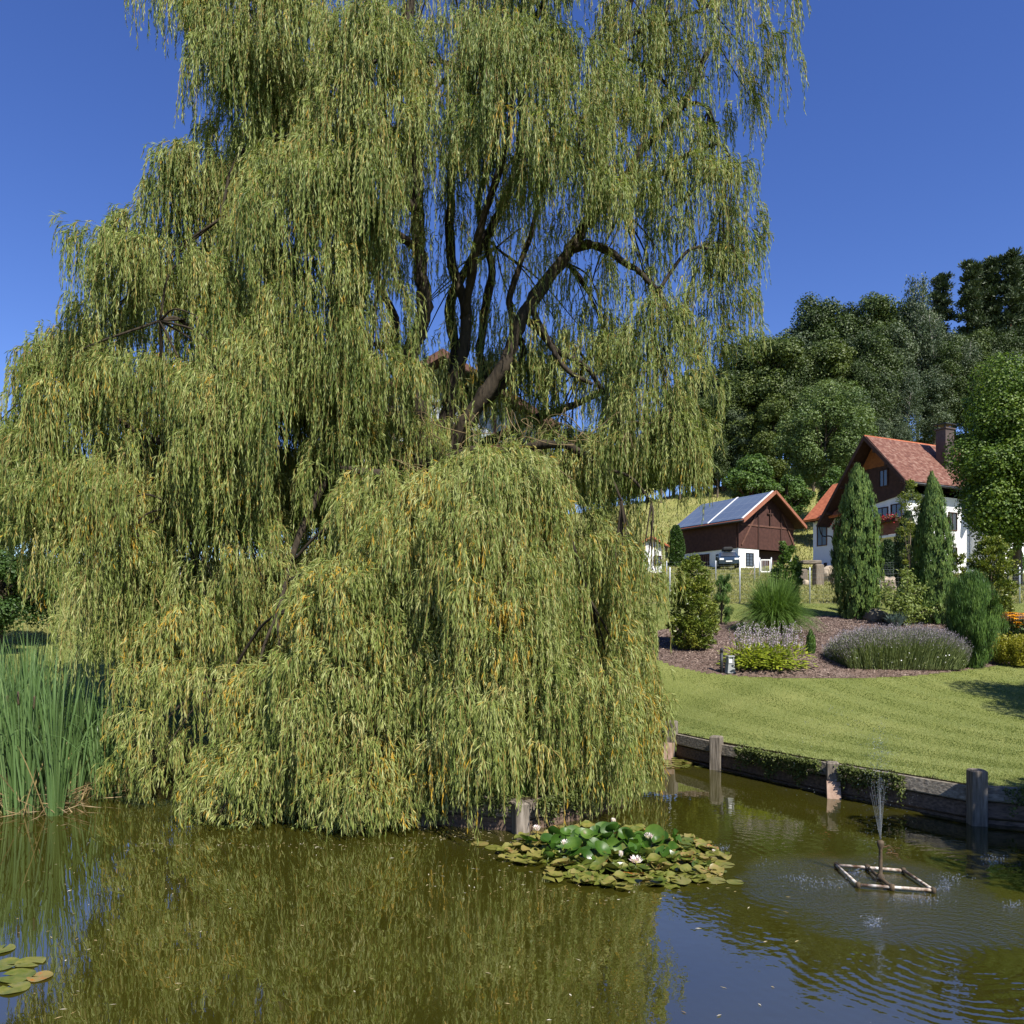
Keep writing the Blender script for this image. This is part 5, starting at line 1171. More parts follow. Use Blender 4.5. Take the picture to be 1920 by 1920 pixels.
for i in range(620):
    a = g.uniform(0, 6.28); rr = g.random() ** .55; x, y = rxl * rr * math.cos(a), ryl * rr * math.sin(a)
    if rr > .9 and g.random() < .4: continue
    if x < -.75 and y < -.35: continue
    edge = rr > .6
    items.append((pad(g, g.uniform(.05, .10), g.uniform(-.15, .35) if edge else g.uniform(.05, .4), True, 14, g.uniform(.04, .26)), mx((x, y, .006 + .0028 * (i % 13) + (.05 * (1 - rr) * g.random())), g.uniform(0, 6.28), g.normal(0, .2) if edge else g.normal(0, .45), g.uniform(0, 6.28)), float(np.clip(g.normal(.55 if edge else .3, .22), 0, 1))))
for px, py in ((1310, 1650), (1340, 1652), (1378, 1655), (1290, 1646), (900, 1583), (925, 1590), (1355, 1622), (1345, 1612)):
    p = onwater(px, py) - lc; items.append((pad(g, g.uniform(.08, .12), .02, True, 14, .03), mx((p[0], p[1], .006), g.uniform(0, 6.28)), float(g.uniform(.5, .9))))
pads_mesh('floating_leaves', items, M['lily'], lily)
items = []; stems = MB(); stems.sm = True
for i in range(62):
    a = g.uniform(0, 6.28); rr = g.random() ** .6 * .74; x, y, z = -.12 + rxl * rr * math.cos(a), .16 + ryl * .7 * rr * math.sin(a), g.uniform(.05, .21) * (1.1 - rr)+.03
    items.append((pad(g, g.uniform(.065, .115), g.uniform(.1, .5), True, 14, .05), mx((x, y, z), g.uniform(0, 6.28), g.uniform(.35, 1.25), g.uniform(-2.6, -.4) if g.random() < .6 else g.uniform(0, 6.28)), float(np.clip(g.normal(.45, .25), 0, 1))))
    stems.tube([(x + g.normal(0, .05), y + g.normal(0, .05), -.05), (x, y, z)], .005, 5)
pads_mesh('raised_leaves', items, M['lilyup'], lily); stems.build('stems', M['lily'], lily)
for px, py, zf, s, op in ((1006, 1559, .12, 1.0, .6), (1150, 1546, .12, 1.0, .35), (1060, 1587, .12, 1.0, .7), (1216, 1574, .12, 1.0, .7), (1164, 1608, .1, .9, .3), (1192, 1618, .07, 1.1, 1.0), (1338, 1599, .02, .5, .5)):
    p = onwater(px, py, zf) - lc; m = 22; k = np.arange(m); an = k * 2.4; op_ = op * (.35 + .65 * k / m)
    A = np.stack([np.cos(an) * np.sin(op_ * 1.2), np.sin(an) * np.sin(op_ * 1.2), np.cos(op_ * 1.2)], 1); S = np.stack([-np.sin(an), np.cos(an), 0 * an], 1)
    link('flower', leaf_mesh('flower', leaf_arrays(np.tile(p, (m, 1)), A, S, .078 * s, .036 * s, -.2), M['lily_fl'], np.clip(g.normal(.5, .3, m), 0, 1)), lily)
    mb = MB(); mb.tube([(p[0], p[1], -.05), tuple(p)], .004, 5); mb.build('flower_stalk', M['lily'], lily)
for px, py, r, rv, lb in ((3, 1782, .105, .5, 'lily pad cut by the picture edge, uppermost of the small floating group'), (10, 1810, .12, .45, 'green lily pad lying partly outside the picture edge'), (57, 1806, .115, .55, 'dull olive lily pad at the back of the small floating group'), (32, 1832, .135, .4, 'largest smooth green lily pad, in the middle of the small group'), (75, 1833, .095, .86, 'yellowing lily pad with orange blotches beside the green one'), (27, 1855, .11, .5, 'lowest lily pad of the small floating group')):
    p = onwater(px, py); o = pads_mesh('lily_pad', [(pad(g, r * .84, .03, True, 22, .05), mx((0, 0, .008), g.uniform(0, 6.28), .02), rv)], M['lily']); o.location = p; tag(o, lb, 'lily pad', 'small group of floating lily pads')
items = []
for i in range(46):
    p = onwater(g.uniform(1222, 1312), g.uniform(1421, 1440)); items.append((pad(g, g.uniform(.05, .09), .02, True, 10, .02), mx((p[0], p[1], .006 + .0004 * i), g.uniform(0, 6.28)), float(g.uniform(.4, .9))))
o = pads_mesh('lily_raft', items, M['lily']); tag(o, 'distant raft of small lily pads below the two far wall posts', 'water lilies')
pxs = np.concatenate([g.uniform(10, 1500, 70), g.normal(860, 75, 130), g.normal(955, 70, 60), g.uniform(260, 800, 110), g.normal(1150, 160, 50), g.uniform(20, 240, 40)])
pys = np.concatenate([1930 - 360 * g.random(70) ** .7, g.normal(1566, 9, 130), g.normal(1632, 22, 60), 1580 + np.abs(g.normal(0, 9, 110)), g.normal(1672, 10, 50), g.uniform(1530, 1900, 40)])
n = len(pxs); q_ = [onwater(px, py, .004) for px, py in zip(pxs, pys)]
th = g.uniform(0, 6.28, n); q_ = np.array(q_)
tag(link('fallen_petals', leaf_mesh('fallen_petals', leaf_arrays(q_, np.stack([np.cos(th), np.sin(th), 0 * th + .03], 1), np.stack([-np.sin(th), np.cos(th), 0 * th + .1], 1), g.uniform(.02, .055, n), g.uniform(.006, .013, n), .1), M['litter'], g.random(n))), 'pale fallen leaves and petals floating on the pond', 'floating leaves', kind='stuff')

# ------------------------------------------------------------------ fountain
fo = onwater(1651, 1647, .03); fountain = thing('fountain', 'small pond fountain on a floating square frame of dirty white pipes', 'fountain', (fo[0], fo[1], 0))
cn = [onwater(px, py, .03) - np.array([fo[0], fo[1], 0]) for px, py in ((1568, 1622), (1694, 1632), (1750, 1669), (1609, 1659))]
for i in range(4):
    mb = MB(); mb.sm = True; a, b = cn[i], cn[(i + 1) % 4]; mb.tube([a, .5 * (a + b), b], .0145, 10); mb.build('frame_pipe', M['pipe'], fountain)
for c in cn:
    mb = MB(); mb.sm = True; mb.lathe([(.012, -.026), (.023, -.02), (.024, .018), (.012, .026)], tuple(c), 10); mb.build('corner_joint', M['rust'], fountain)
mb = MB(); mb.sm = True; a, b = .53 * cn[0] + .47 * cn[1], .55 * cn[3] + .45 * cn[2]; mb.tube([a, .5 * (a + b), b], .017, 8); mb.build('cross_pipe', M['rust'], fountain)
for c in (a, b):
    mb = MB(); mb.sm = True; mb.lathe([(.014, -.03), (.027, -.024), (.027, .024), (.014, .03)], tuple(c), 8); mb.build('pipe_joint', M['rust'], fountain)
hN = (1647 - 1575) / F * fo[1]
mb = MB(); mb.sm = True; mb.lathe([(.035, .0), (.035, .05), (.018, .07), (.016, hN - .07), (.024, hN - .05), (.033, hN - .02), (.030, hN + .01), (.012, hN + .02)], (.5 * (a + b)[0] * 0, 0, .01), 12); mb.build('riser', M['rust'], fountain)
g = np.random.default_rng(31); drops = []; gr = 9.81
vz = math.sqrt(2 * gr * 1.25)
for i in range(15):
    an = g.uniform(0, 6.28) if i else 2.9; vr = .05 + .85 * g.random() ** 1.8 if i else .9
    v = np.array([vr * math.cos(an), vr * math.sin(an) * .9, vz * g.uniform(.78, 1.02)]); tf = 2 * v[2] / gr + .07
    p = lambda t: np.stack([v[0] * t, v[1] * t, hN + .02 + v[2] * t - .5 * gr * t * t], -1)
    t = np.linspace(0, .16 * g.uniform(.6, 1.2), 9); pts = p(t)
    mb = MB(); mb.sm = True; mb.tube(pts, np.linspace(.0026, .0010, 9), 5); mb.build('water_jet', M['jet'], fountain)
    nd = 60; td = g.uniform(.1, tf, nd); pd = p(td) + g.normal(0, .012, (nd, 3)) + g.normal(0, .05, (nd, 3)) * td[:, None]; drops.append(pd[pd[:, 2] > .02])
for px, py, n_, sx, sy in ((1610, 1655, 60, 70, 8), (1540, 1660, 120, 50, 10), (1500, 1648, 50, 22, 6), (1720, 1688, 110, 45, 7), (1640, 1732, 120, 18, 9), (1780, 1650, 90, 30, 8), (1770, 1668, 60, 16, 4), (1865, 1613, 80, 22, 6), (1352, 1592, 60, 16, 5), (1605, 1638, 60, 12, 6), (1900, 1700, 60, 25, 8), (1425, 1622, 20, 30, 10)):
    q_ = np.array([onwater(px + g.normal(0, sx * .6), py + g.normal(0, sy * .6)) for _ in range(n_)]) - np.array([fo[0], fo[1], 0]); q_[:, 2] = np.abs(g.normal(0, .018, n_)) + .003; drops.append(q_)
drops = np.vstack(drops); nd = len(drops); r_ = np.where(drops[:, 2] > .12, g.uniform(.0016, .0038, nd), g.uniform(.0028, .0062, nd))
oc = np.array([(1, 0, 0), (-1, 0, 0), (0, 1, 0), (0, -1, 0), (0, 0, 1.3), (0, 0, -1.3)]); of = np.array([(0, 2, 4), (2, 1, 4), (1, 3, 4), (3, 0, 4), (2, 0, 5), (1, 2, 5), (3, 1, 5), (0, 3, 5)])
o = link('droplets', raw_mesh('droplets', drops[:, None] + oc[None] * r_[:, None, None], (of[None] + (np.arange(nd) * 6)[:, None, None]).reshape(-1, 3), np.full(nd * 8, 3), M['jet'], smooth=True), fountain); o['kind'] = 'stuff'

# ------------------------------------------------------------------ wire fences
def wire_fence(name, label, pts, h, post_r, nwire, vstep, matp='steel', group=None):
    t = thing(name, label, 'fence', pts[0], 0, group); o = np.array(pts[0])
    for p in pts:
        mb = MB(); mb.sm = True; q = np.array(p) - o; mb.lathe([(post_r, -.4), (post_r, h), (post_r * .4, h + .02)], tuple(q), 8); mb.build('post', M[matp], t)
    co = []; 
    def rod(a, b, r):
        a, b = np.array(a), np.array(b); d = unit((b - a)[None])[0]; s = np.cross(d, [0, 0, 1]) if abs(d[2]) < .9 else np.array([1., 0, 0]); s = unit(s[None])[0]; u = np.cross(d, s)
        for vv in (s, u): co.append([a - vv * r, a + vv * r, b + vv * r, b - vv * r])
    for i in range(len(pts) - 1):
        a, b = np.array(pts[i]) - o, np.array(pts[i + 1]) - o
        for k in range(nwire):
            z = h * .03 + h * .92 * k / (nwire - 1); rod(a + [0, .012, z], b + [0, .012, z], .0022)
        m = int(np.hypot(*(b - a)[:2]) / vstep)
        for k in range(1, m):
            q = a + (b - a) * k / m; rod(q + [0, .018, h * .03], q + [0, .018, h * .95], .0016)
    co = np.array(co).reshape(-1, 3); n = len(co) // 4
    link('wire_mesh', raw_mesh('wire_mesh', co, np.arange(n * 4), np.full(n, 4), M['wire']), t)
fx = np.arange(-19, 23, 2.45) - .92 + .0
X1 = (1256 - 960) / F * 27.2
fx = X1 + 2.46 * np.arange(-9, 8)
wire_fence('wire_fence', 'low wire fence on thin steel posts between lawn and meadow', [(x, 27.2, gz(x, 27.2)) for x in fx], 1.27, .026, 9, .16)
wire_fence('wire_fence', 'far wire fence crossing the meadow in front of the barn', [((px - 960) / F * 44, 44, gz((px - 960) / F * 44, 44)) for px in (1090, 1160, 1250, 1342, 1415)], 1.15, .03, 6, .4)
wire_fence('garden_mesh_fence', 'dark mesh fence panel below the farmhouse balcony', [((px - 960) / F * 36, 36, gz((px - 960) / F * 36, 36) + .35) for px in (1640, 1700, 1760)], .95, .03, 9, .12, 'darkmetal')
wire_fence('garden_mesh_fence', 'grey mesh fence by the slope under the maple', [((px - 960) / F * 31, 31, gz((px - 960) / F * 31, 31)) for px in (1890, 1960, 2030)], .95, .03, 8, .14, 'darkmetal')
gp = at(1436, 1082); gate = thing('garden_gate', 'small white barred gate at the meadow fence before the barn', 'gate', tuple(gp)); s_ = gp[1] / F
for dx in (-12, 10):
    mb = MB(); mb.sm = True; mb.lathe([(.05, -.3), (.05, 1.25), (.02, 1.28)], (dx * s_, 0, 0), 8); mb.build('gate_post', M['steel'], gate)
mb = MB()
for z in (.35, 1.12): mb.box((0, 0, z), (22 * s_ - .12, .04, .07))
for dx in (-9.5, 7.5): mb.box((dx * s_, .0, .735), (.06, .045, .70))
gl = mb.build('gate_leaf', M['whiteplastic'], gate); mb = MB(); [mb.box((-6.2 * s_ + i * .10, .0, .735), (.015, .02, .70)) for i in range(4)]; mb.build('bars', M['steel'], gl)
for i, (px0, px1) in enumerate(((1404, 1412), (1410, 1417))):
    a = at(px0, 1080); b = a + np.array([(px1 - px0) / F * a[1], .2, .42]); mb = MB(); mb.tube([a, b], .018, 6); tag(mb.build('wooden_stake', M['pinkwood']), ('pale stake leaning in the meadow beside the gate, the lower one', 'second pale stake leaning closest to the white gate')[i], 'stake')

# ------------------------------------------------------------------ car by the barn
cx_, cy_ = (1364 - 960) / F * 66.5, 66.5
car = thing('parked_car', 'dark blue car with a black roof box parked beside the barn', 'car', (cx_, cy_, gz(cx_, cy_) + .05), R(-12))
prof = [(-2.1, .3), (-2.15, .62), (-2.0, .85), (-1.15, .95), (-.5, 1.38), (1.1, 1.42), (1.85, 1.05), (2.1, .95), (2.15, .45), (2.05, .3)]
mb = MB()
for sgn, ww in ((1, .82),):
    n = len(prof); V = [(-ww if z < 1 else -ww + .16, y, z) for y, z in prof] + [(ww if z < 1 else ww - .16, y, z) for y, z in prof]
    mb.add(V, [tuple(range(n - 1, -1, -1)), tuple(range(n, 2 * n))] + [(i, (i + 1) % n, n + (i + 1) % n, n + i) for i in range(n)])
mb.build('body', M['carpaint'], car)
mb = MB(); mb.prism([(-.62, -1.12, 1.0), (.62, -1.12, 1.0), (.56, -.56, 1.34), (-.56, -.56, 1.34)], (0, -.02, .015)); mb.build('windscreen', M['glass'], car)
for s in (-1, 1):
    mb = MB(); mb.prism([(s * .80, -.8, 1.0), (s * .80, 1.5, 1.0), (s * .68, 1.05, 1.34), (s * .68, -.45, 1.34)], (s * .015, 0, .005)); mb.build('side_window', M['glass'], car)
    mb = MB(); mb.box((s * .6, -2.12, .68), (.34, .08, .16), bev=.02); mb.build('headlight', M['lamp'], car)
    mb = MB(); mb.box((s * .92, -.75, 1.02), (.16, .1, .12), bev=.02); mb.build('wing_mirror', M['carpaint'], car)
    for y in (-1.35, 1.35):
        mb = MB(); mb.sm = True; mb.tube([(s * .68, y, .3), (s * .70, y, .3), (s * .86, y, .3), (s * .88, y, .3)], [.24, .31, .31, .24], 16); w_ = mb.build('wheel', M['rubber'], car)
        mb = MB(); mb.tube([(s * .862, y, .3), (s * .89, y, .3)], [.2, .17], 12); mb.build('rim', M['steel'], w_)
mb = MB(); mb.box((0, -2.15, .5), (.5, .03, .11)); mb.build('number_plate', M['whiteplastic'], car)
mb = MB(); mb.box((0, .3, 1.68), (.85, 1.9, .36), bev=.12); mb.build('roof_box', M['rubber'], car)
mb = MB(); [mb.box((0, y, 1.46), (1.2, .05, .05)) for y in (-.2, .8)]; mb.build('roof_bars', M['steel'], car)

# ------------------------------------------------------------------ garden plants
def prof_plant(name, label, cat, px, by, ty, hw, prof, mat, n, leaf, asp, seed, up=.4, jit=.5, ridges=0, rad=.55, base_fn=None, stem=True, depth=1.0, lean=0.0, nclump=0, cl=.2, pal=.16, stemr=.03, zst=1.0):
    """plant whose outline follows a height/radius profile; leaves or sprays spread near the surface"""
    g = np.random.default_rng(seed); b = (base_fn or bedat)(px, by); s = b[1] / F; H = (by - ty) * s; Rm = hw * s
    t = thing(name, label, cat, tuple(b))
    hs = np.array([p[0] for p in prof]); rs = np.array([p[1] for p in prof])
    m = n * 2; z = g.random(m); w = np.interp(z, hs, rs); k_ = g.random(m) < (w / rs.max()) ** .8 + .03; z, w = z[k_][:n], w[k_][:n]; m = len(z)
    th = g.uniform(0, 6.28, m); rr = (1 - rad * g.random(m) ** 1.8)
    bump = 1 + .12 * vnoise(np.stack([np.cos(th) * 2, np.sin(th) * 2, z * 5], 1) + seed, seed) 
    if ridges: bump += .09 * np.sin(th * ridges + 2 * np.sin(z * 5 + seed)) 
    R_ = w * Rm * rr * bump
    Q = np.stack([R_ * np.cos(th) + lean * z * H, R_ * np.sin(th) * depth, z * H], 1)
    tone = np.full(m, .5) + .16 * vnoise(Q * 3.0 / max(Rm, .3), seed + 3)
    if nclump:
        ci = g.integers(0, m, nclump); cc = Q[ci]; which = g.integers(0, nclump, m); cr = cl * Rm * g.uniform(.6, 1.3, nclump)
        Q = cc[which] + unit(g.normal(size=(m, 3))) * (cr[which] * g.random(m) ** .4)[:, None] * np.array([1, 1, zst]); th = np.arctan2(Q[:, 1], Q[:, 0]); tone = .5 + g.normal(0, pal, nclump)[which]
    Q[:, 2] = np.maximum(Q[:, 2], .01)
    N = unit(np.stack([np.cos(th), np.sin(th), g.normal(.3, .4, m)], 1) + g.normal(0, jit, (m, 3)))
    A = unit(np.stack([np.cos(th) * (1 - up), np.sin(th) * (1 - up), np.full(m, up * 1.6 - .25)], 1) + g.normal(0, jit * .7, (m, 3)))
    S = np.cross(N, A); L = leaf * g.uniform(.65, 1.35, m)
    o = link('foliage', leaf_mesh('foliage', leaf_arrays(Q - A * L[:, None] * .5, A, S, L, L * asp, .15), M[mat], np.clip(tone + g.normal(0, .16, m), 0, 1)), t)
    if stem:
        mb = MB(); mb.sm = True; mb.tube([(0, 0, -.1), (0.02, 0, H * .3), (lean * H * .6, 0, H * .75)], [stemr, stemr * .8, stemr * .3], 6)
        for i in range(7):
            q0 = Q[g.integers(m)]; s0 = np.array([0, 0, min(q0[2] * .4, H * .6)]); mb.tube(spline([s0, .5 * (s0 + q0) + [0, 0, .05], q0], 4), np.linspace(stemr * .5, stemr * .15, 9), 5)
        mb.build('stems', M['bark2'], t)
    return t
COL = [(0, .52), (.08, .80), (.3, 1.0), (.6, .86), (.8, .58), (.93, .30), (1, .06)]
prof_plant('columnar_thuja', 'tall broad columnar conifer standing at the rear edge of the mulch bed', 'conifer', 1607, 1163, 880, 46, COL, 'thuja', 44000, .11, .26, 1, up=.9, jit=.2, ridges=9, rad=.6, nclump=2000, cl=.085, pal=.2, zst=2.2)
prof_plant('columnar_thuja', 'slimmer pointed columnar conifer in front of the farmhouse balcony', 'conifer', 1748, 1172, 893, 38, [(0, .8), (.3, 1.0), (.55, .88), (.75, .62), (.9, .30), (1, .05)], 'thuja', 40000, .10, .26, 2, up=.9, jit=.2, ridges=7, rad=.6, nclump=1700, cl=.095, pal=.2, zst=2.2)
prof_plant('dark_yew', 'nearly black conifer squeezed behind the slim pointed one', 'conifer', 1702, 1130, 958, 24, [(0, .6), (.3, 1), (.7, .9), (1, .2)], 'yew', 9000, .12, .3, 3, up=.7, base_fn=at)
prof_plant('round_topped_yew', 'dark upright bush under the farmhouse balcony', 'bush', 1664, 1085, 1012, 16, [(0, .7), (.4, 1), (.8, .85), (1, .3)], 'yew', 7000, .16, .4, 4, up=.6, base_fn=at)
prof_plant('bare_larch', 'thin brownish-green larch with gappy branches beside the pointed conifer', 'tree', 1706, 1150, 905, 32, [(0, .1), (.35, .3), (.55, .95), (.8, .8), (1, .15)], 'laurel', 5000, .09, .3, 5, up=.35, nclump=42, cl=.30, base_fn=at)
prof_plant('laurel_bush', 'tall glossy yellow-green bush at the tip of the mulch bed', 'bush', 1297, 1221, 1050, 41, [(0, .62), (.12, .92), (.3, 1), (.55, .92), (.8, .66), (.93, .4), (1, .12)], 'laurel', 15000, .075, .5, 6, up=.35, jit=.6, nclump=230, cl=.26)
prof_plant('small_mountain_pine', 'thin crooked little pine growing behind the glossy bush', 'pine', 1352, 1174, 1078, 19, [(0, .5), (.3, .9), (.55, .5), (.8, .75), (1, .4)], 'mugo', 5200, .12, .1, 7, up=.75, nclump=30, cl=.36, lean=.05)
prof_plant('upright_hornbeam', 'young leafy bush sprouting behind the fountain grass', 'bush', 1474, 1145, 1018, 27, [(0, .5), (.3, .9), (.6, 1), (.85, .7), (1, .25)], 'bright', 8000, .085, .6, 8, up=.4, nclump=150, cl=.24, base_fn=at)
prof_plant('tiny_dwarf_conifer', 'knee-high cone-shaped dwarf conifer alone on the bark mulch', 'conifer', 1520, 1231, 1186, 9.5, [(0, .75), (.3, 1), (.7, .7), (1, .1)], 'mugo', 2600, .05, .35, 9, up=.8)
prof_plant('low_seedling', 'very small leafy plant beside the fountain grass on the mulch', 'plant', 1394, 1187, 1172, 9, [(0, .7), (.5, 1), (1, .5)], 'bright', 500, .05, .6, 10, up=.5, stem=False)
prof_plant('mountain_pine', 'big dense dark green mountain pine beside the lavender', 'pine', 1822, 1250, 1080, 47, [(0, .30), (.12, .50), (.3, .92), (.5, 1), (.75, .85), (.92, .55), (1, .25)], 'mugo', 38000, .13, .085, 11, up=.85, jit=.3, nclump=210, cl=.24, pal=.22, zst=1.5)
prof_plant('yellow_green_beech_hedge', 'tall yellow-green upright bush behind the mountain pine', 'bush', 1858, 1150, 1008, 38, [(0, .8), (.4, 1), (.7, .9), (.9, .6), (1, .2)], 'laurel', 14000, .08, .55, 12, up=.45, nclump=240, cl=.2, base_fn=at)
prof_plant('autumn_bush', 'thin russet-tinged bush between pointed conifer and yellow-green bush', 'bush', 1797, 1160, 1035, 17, [(0, .8), (.5, 1), (1, .4)], 'laurel', 3500, .08, .5, 13, up=.5, nclump=70, cl=.3, base_fn=at)
prof_plant('roadside_bush', 'round green bush on the slope below the maple', 'bush', 1905, 1080, 1030, 14, [(0, .7), (.5, 1), (1, .5)], 'bright', 3500, .12, .6, 14, base_fn=at)
prof_plant('meadow_bush', 'dark green bush glimpsed between willow fringe and barn', 'bush', 1268, 1062, 985, 17, [(0, .8), (.4, 1), (.8, .7), (1, .3)], 'darkleaf', 4000, .2, .6, 15, base_fn=at)

# big pale-leaved shrub with open branches
b = bedat(1700, 1176); s = b[1] / F; t = thing('pale_leaved_shrub', 'open sprawling shrub with big pale hanging leaves above the lavender', 'shrub', tuple(b)); g = np.random.default_rng(40)
mb = MB(); mb.sm = True; co, rn = [], []
for dx, dz in ((-55, 72), (-40, 58), (-22, 50), (-12, 84), (4, 98), (20, 70), (40, 82), (48, 52), (60, 34), (-2, 40), (-30, 30), (30, 36), (-46, 44), (12, 56)):
    e = np.array([dx * s, g.normal(0, .35), dz * s]); pts = spline([(0, 0, 0), (e[0] * .4, e[1] * .4, e[2] * .62), e], 6); mb.tube(pts, np.linspace(.022, .006, len(pts)), 5)
    m = 210; k = g.integers(3, len(pts), m); q_ = pts[k] + g.normal(0, .10, (m, 3)); A = np.stack([g.normal(0, .7, m), g.normal(0, .7, m), g.normal(-.5, .5, m)], 1)
    co.append(leaf_arrays(q_, A, g.normal(size=(m, 3)), g.uniform(.08, .15, m), g.uniform(.045, .075, m), .2)); rn.append(np.clip(g.normal(.55, .22, m), 0, 1))
link('leaves', leaf_mesh('leaves', np.vstack(co), M['magnolia'], np.concatenate(rn)), t); mb.build('stems', M['bark2'], t)

def ribbons(g, nb, p0, dirv, ln, arch, w, seg=7, zmin=.0):
    tt = np.linspace(0, 1, seg + 1)[None, :, None]; dirv = unit(dirv)
    h = dirv.copy(); h[:, 2] = 0; h = unit(h + 1e-6)
    c = p0[:, None] + dirv[:, None] * ln[:, None, None] * tt + h[:, None] * (arch * ln * .55)[:, None, None] * tt ** 2.5
    c[..., 2] -= ((arch * ln)[:, None] * tt[..., 0] ** 3 * .95); c[..., 2] = np.maximum(c[..., 2], zmin)
    th = g.uniform(0, np.pi, nb); sd = np.stack([np.cos(th), np.sin(th), 0 * th], 1)[:, None] * (w[:, None] * np.clip((1 - tt[..., 0]) * 3, .08, 1))[..., None]
    co = np.stack([c - sd, c + sd], 2).reshape(-1, 3); b_ = (np.arange(nb) * (seg + 1) * 2)[:, None] + (np.arange(seg) * 2)[None]
    return co, np.stack([b_, b_ + 1, b_ + 3, b_ + 2], -1).reshape(-1, 4), seg
def grass_clump(name, label, cat, px, by, ty, hw, mat, nb, w, seed, fan=.45, arch=(.1, .7), base_fn=None, rb=.3, fall=.1):
    g = np.random.default_rng(seed); b = (base_fn or bedat)(px, by); s = b[1] / F; H = (by - ty) * s; Rm = hw * s
    t = thing(name, label, cat, tuple(b)); a = g.uniform(0, 6.28, nb); r = rb * Rm * np.sqrt(g.random(nb)); f = fan * g.random(nb) ** .7
    p0 = np.stack([r * np.cos(a), r * np.sin(a), np.full(nb, -.02)], 1); d = np.stack([np.cos(a) * np.sin(f), np.sin(a) * np.sin(f), np.cos(f)], 1)
    co, fq, sg = ribbons(g, nb, p0, d, H * g.uniform(.6, 1.12, nb) * (1 - fall * f / fan), g.uniform(*arch, nb) * (.3 + f / fan), np.full(nb, w))
    link('blades', raw_mesh('blades', co, fq, np.full(len(fq), 4), M[mat], rnd=np.repeat(np.clip(g.normal(.5, .22, nb), 0, 1), sg)), t); return t
grass_clump('fountain_grass', 'tall fountain of bright green ornamental grass in the middle of the bed', 'ornamental grass', 1453, 1192, 1056, 46, 'misc', 5200, .0075, 1, fan=.42, arch=(.1, .9), rb=.42, fall=.42)
grass_clump('blue_fescue', 'small blue-grey grass tuft under the pale-leaved shrub', 'ornamental grass', 1679, 1180, 1146, 20, 'fescue', 500, .006, 2, fan=.6, arch=(.0, .3))

# hosta group with lilac flower spikes
b = bedat(1450, 1262); s = b[1] / F; t = thing('flowering_hosta', 'lime green hosta clump topped with pale lilac flower spikes', 'hosta', tuple(b)); g = np.random.default_rng(51)
co, rn, fl, fr = [], [], [], []; st = MB()
for i in range(48):
    cx0, cy0 = g.uniform(-58, 58) * s, g.uniform(-.05, .85); nb = 44; a = g.uniform(0, 6.28, nb); el = g.uniform(.15, 1.2, nb); A = np.stack([np.cos(a) * np.cos(el), np.sin(a) * np.cos(el), np.sin(el)], 1)
    q_ = np.array([cx0, cy0, .02]) + A * (g.uniform(.08, .42, nb)[:, None] * [1, 1, 1.5]); A2 = A.copy(); A2[:, 2] -= .55; S = np.stack([-np.sin(a), np.cos(a), 0 * a], 1)
    co.append(leaf_arrays(q_, A2, S, g.uniform(.09, .17, nb), g.uniform(.045, .075, nb), -.25, .5)); rn.append(np.clip(g.normal(.5, .25, nb), 0, 1))
for i in range(130):
    p0 = np.array([g.uniform(-56, 60) * s, g.uniform(0, 1.1), .3]); h = g.uniform(.45, .85); e = p0 + [g.normal(0, .06), g.normal(0, .06), h]; st.tube([p0, e], .004, 4)
    nf = 26; tt = g.uniform(.4, 1, nf); q_ = p0 + (e - p0) * tt[:, None]; a = g.uniform(0, 6.28, nf); A = np.stack([np.cos(a), np.sin(a), g.normal(-.3, .3, nf)], 1)
    fl.append(leaf_arrays(q_, A, g.normal(size=(nf, 3)), .040 * (1.25 - .5 * tt), .020, .2)); fr.append(np.clip(g.normal(.5, .3, nf), 0, 1))
link('leaves', leaf_mesh('leaves', np.vstack(co), M['hosta'], np.concatenate(rn)), t); link('flowers', leaf_mesh('flowers', np.vstack(fl), M['hosta_fl'], np.concatenate(fr)), t); st.build('flower_stems', M['hosta'], t)

# lavender
b = bedat(1697, 1258); s = b[1] / F; t = thing('lavender', 'wide rounded lavender mound with faded grey-violet spikes', 'lavender', tuple(b)); g = np.random.default_rng(61)
nb = 9500; u = g.uniform(-1, 1, nb); v = g.random(nb); x = u * 118 * s; y = v * 1.35 - .1
env = np.sqrt(np.clip(1 - np.abs(u) ** 4, 0, 1)) * (.55 + .45 * np.sin(np.pi * np.clip(v * .85 + .15, 0, 1))); H = 86 * s
p0 = np.stack([x * .9, y, 0 * x], 1); d = np.stack([u * .38 + g.normal(0, .12, nb), (v - .45) * .5 - .1 + g.normal(0, .12, nb), np.ones(nb)], 1)
ln = H * (.25 + .75 * env) * g.uniform(.72, 1.05, nb) * .98
co, fq, sg = ribbons(g, nb, p0, d, ln, g.uniform(0, .1, nb), np.full(nb, .0055), 4)
link('stems', raw_mesh('stems', co, fq, np.full(len(fq), 4), M['lav_leaf'], rnd=np.repeat(np.clip(g.normal(.5, .25, nb), 0, 1), sg)), t)
tip = p0 + unit(d) * ln[:, None]; k = np.repeat(np.arange(nb), 2); A = unit(d)[k] + g.normal(0, .25, (len(k), 3)); q_ = tip[k] - unit(d)[k] * g.uniform(0, .13, len(k))[:, None]
link('flower_spikes', leaf_mesh('flower_spikes', leaf_arrays(q_, A, g.normal(size=(len(k), 3)), .045, .014, .2), M['lav_fl'], np.clip(g.normal(.5, .28, len(k)), 0, 1)), t)
n = 5200; k = g.integers(0, nb, n); q_ = p0[k] + unit(d)[k] * (ln[k] * g.uniform(.05, .62, n))[:, None]
link('leaves', leaf_mesh('leaves', leaf_arrays(q_, g.normal(size=(n, 3)) + [0, 0, .8], g.normal(size=(n, 3)), .065, .016, .2), M['lav_leaf'], g.random(n)), t)
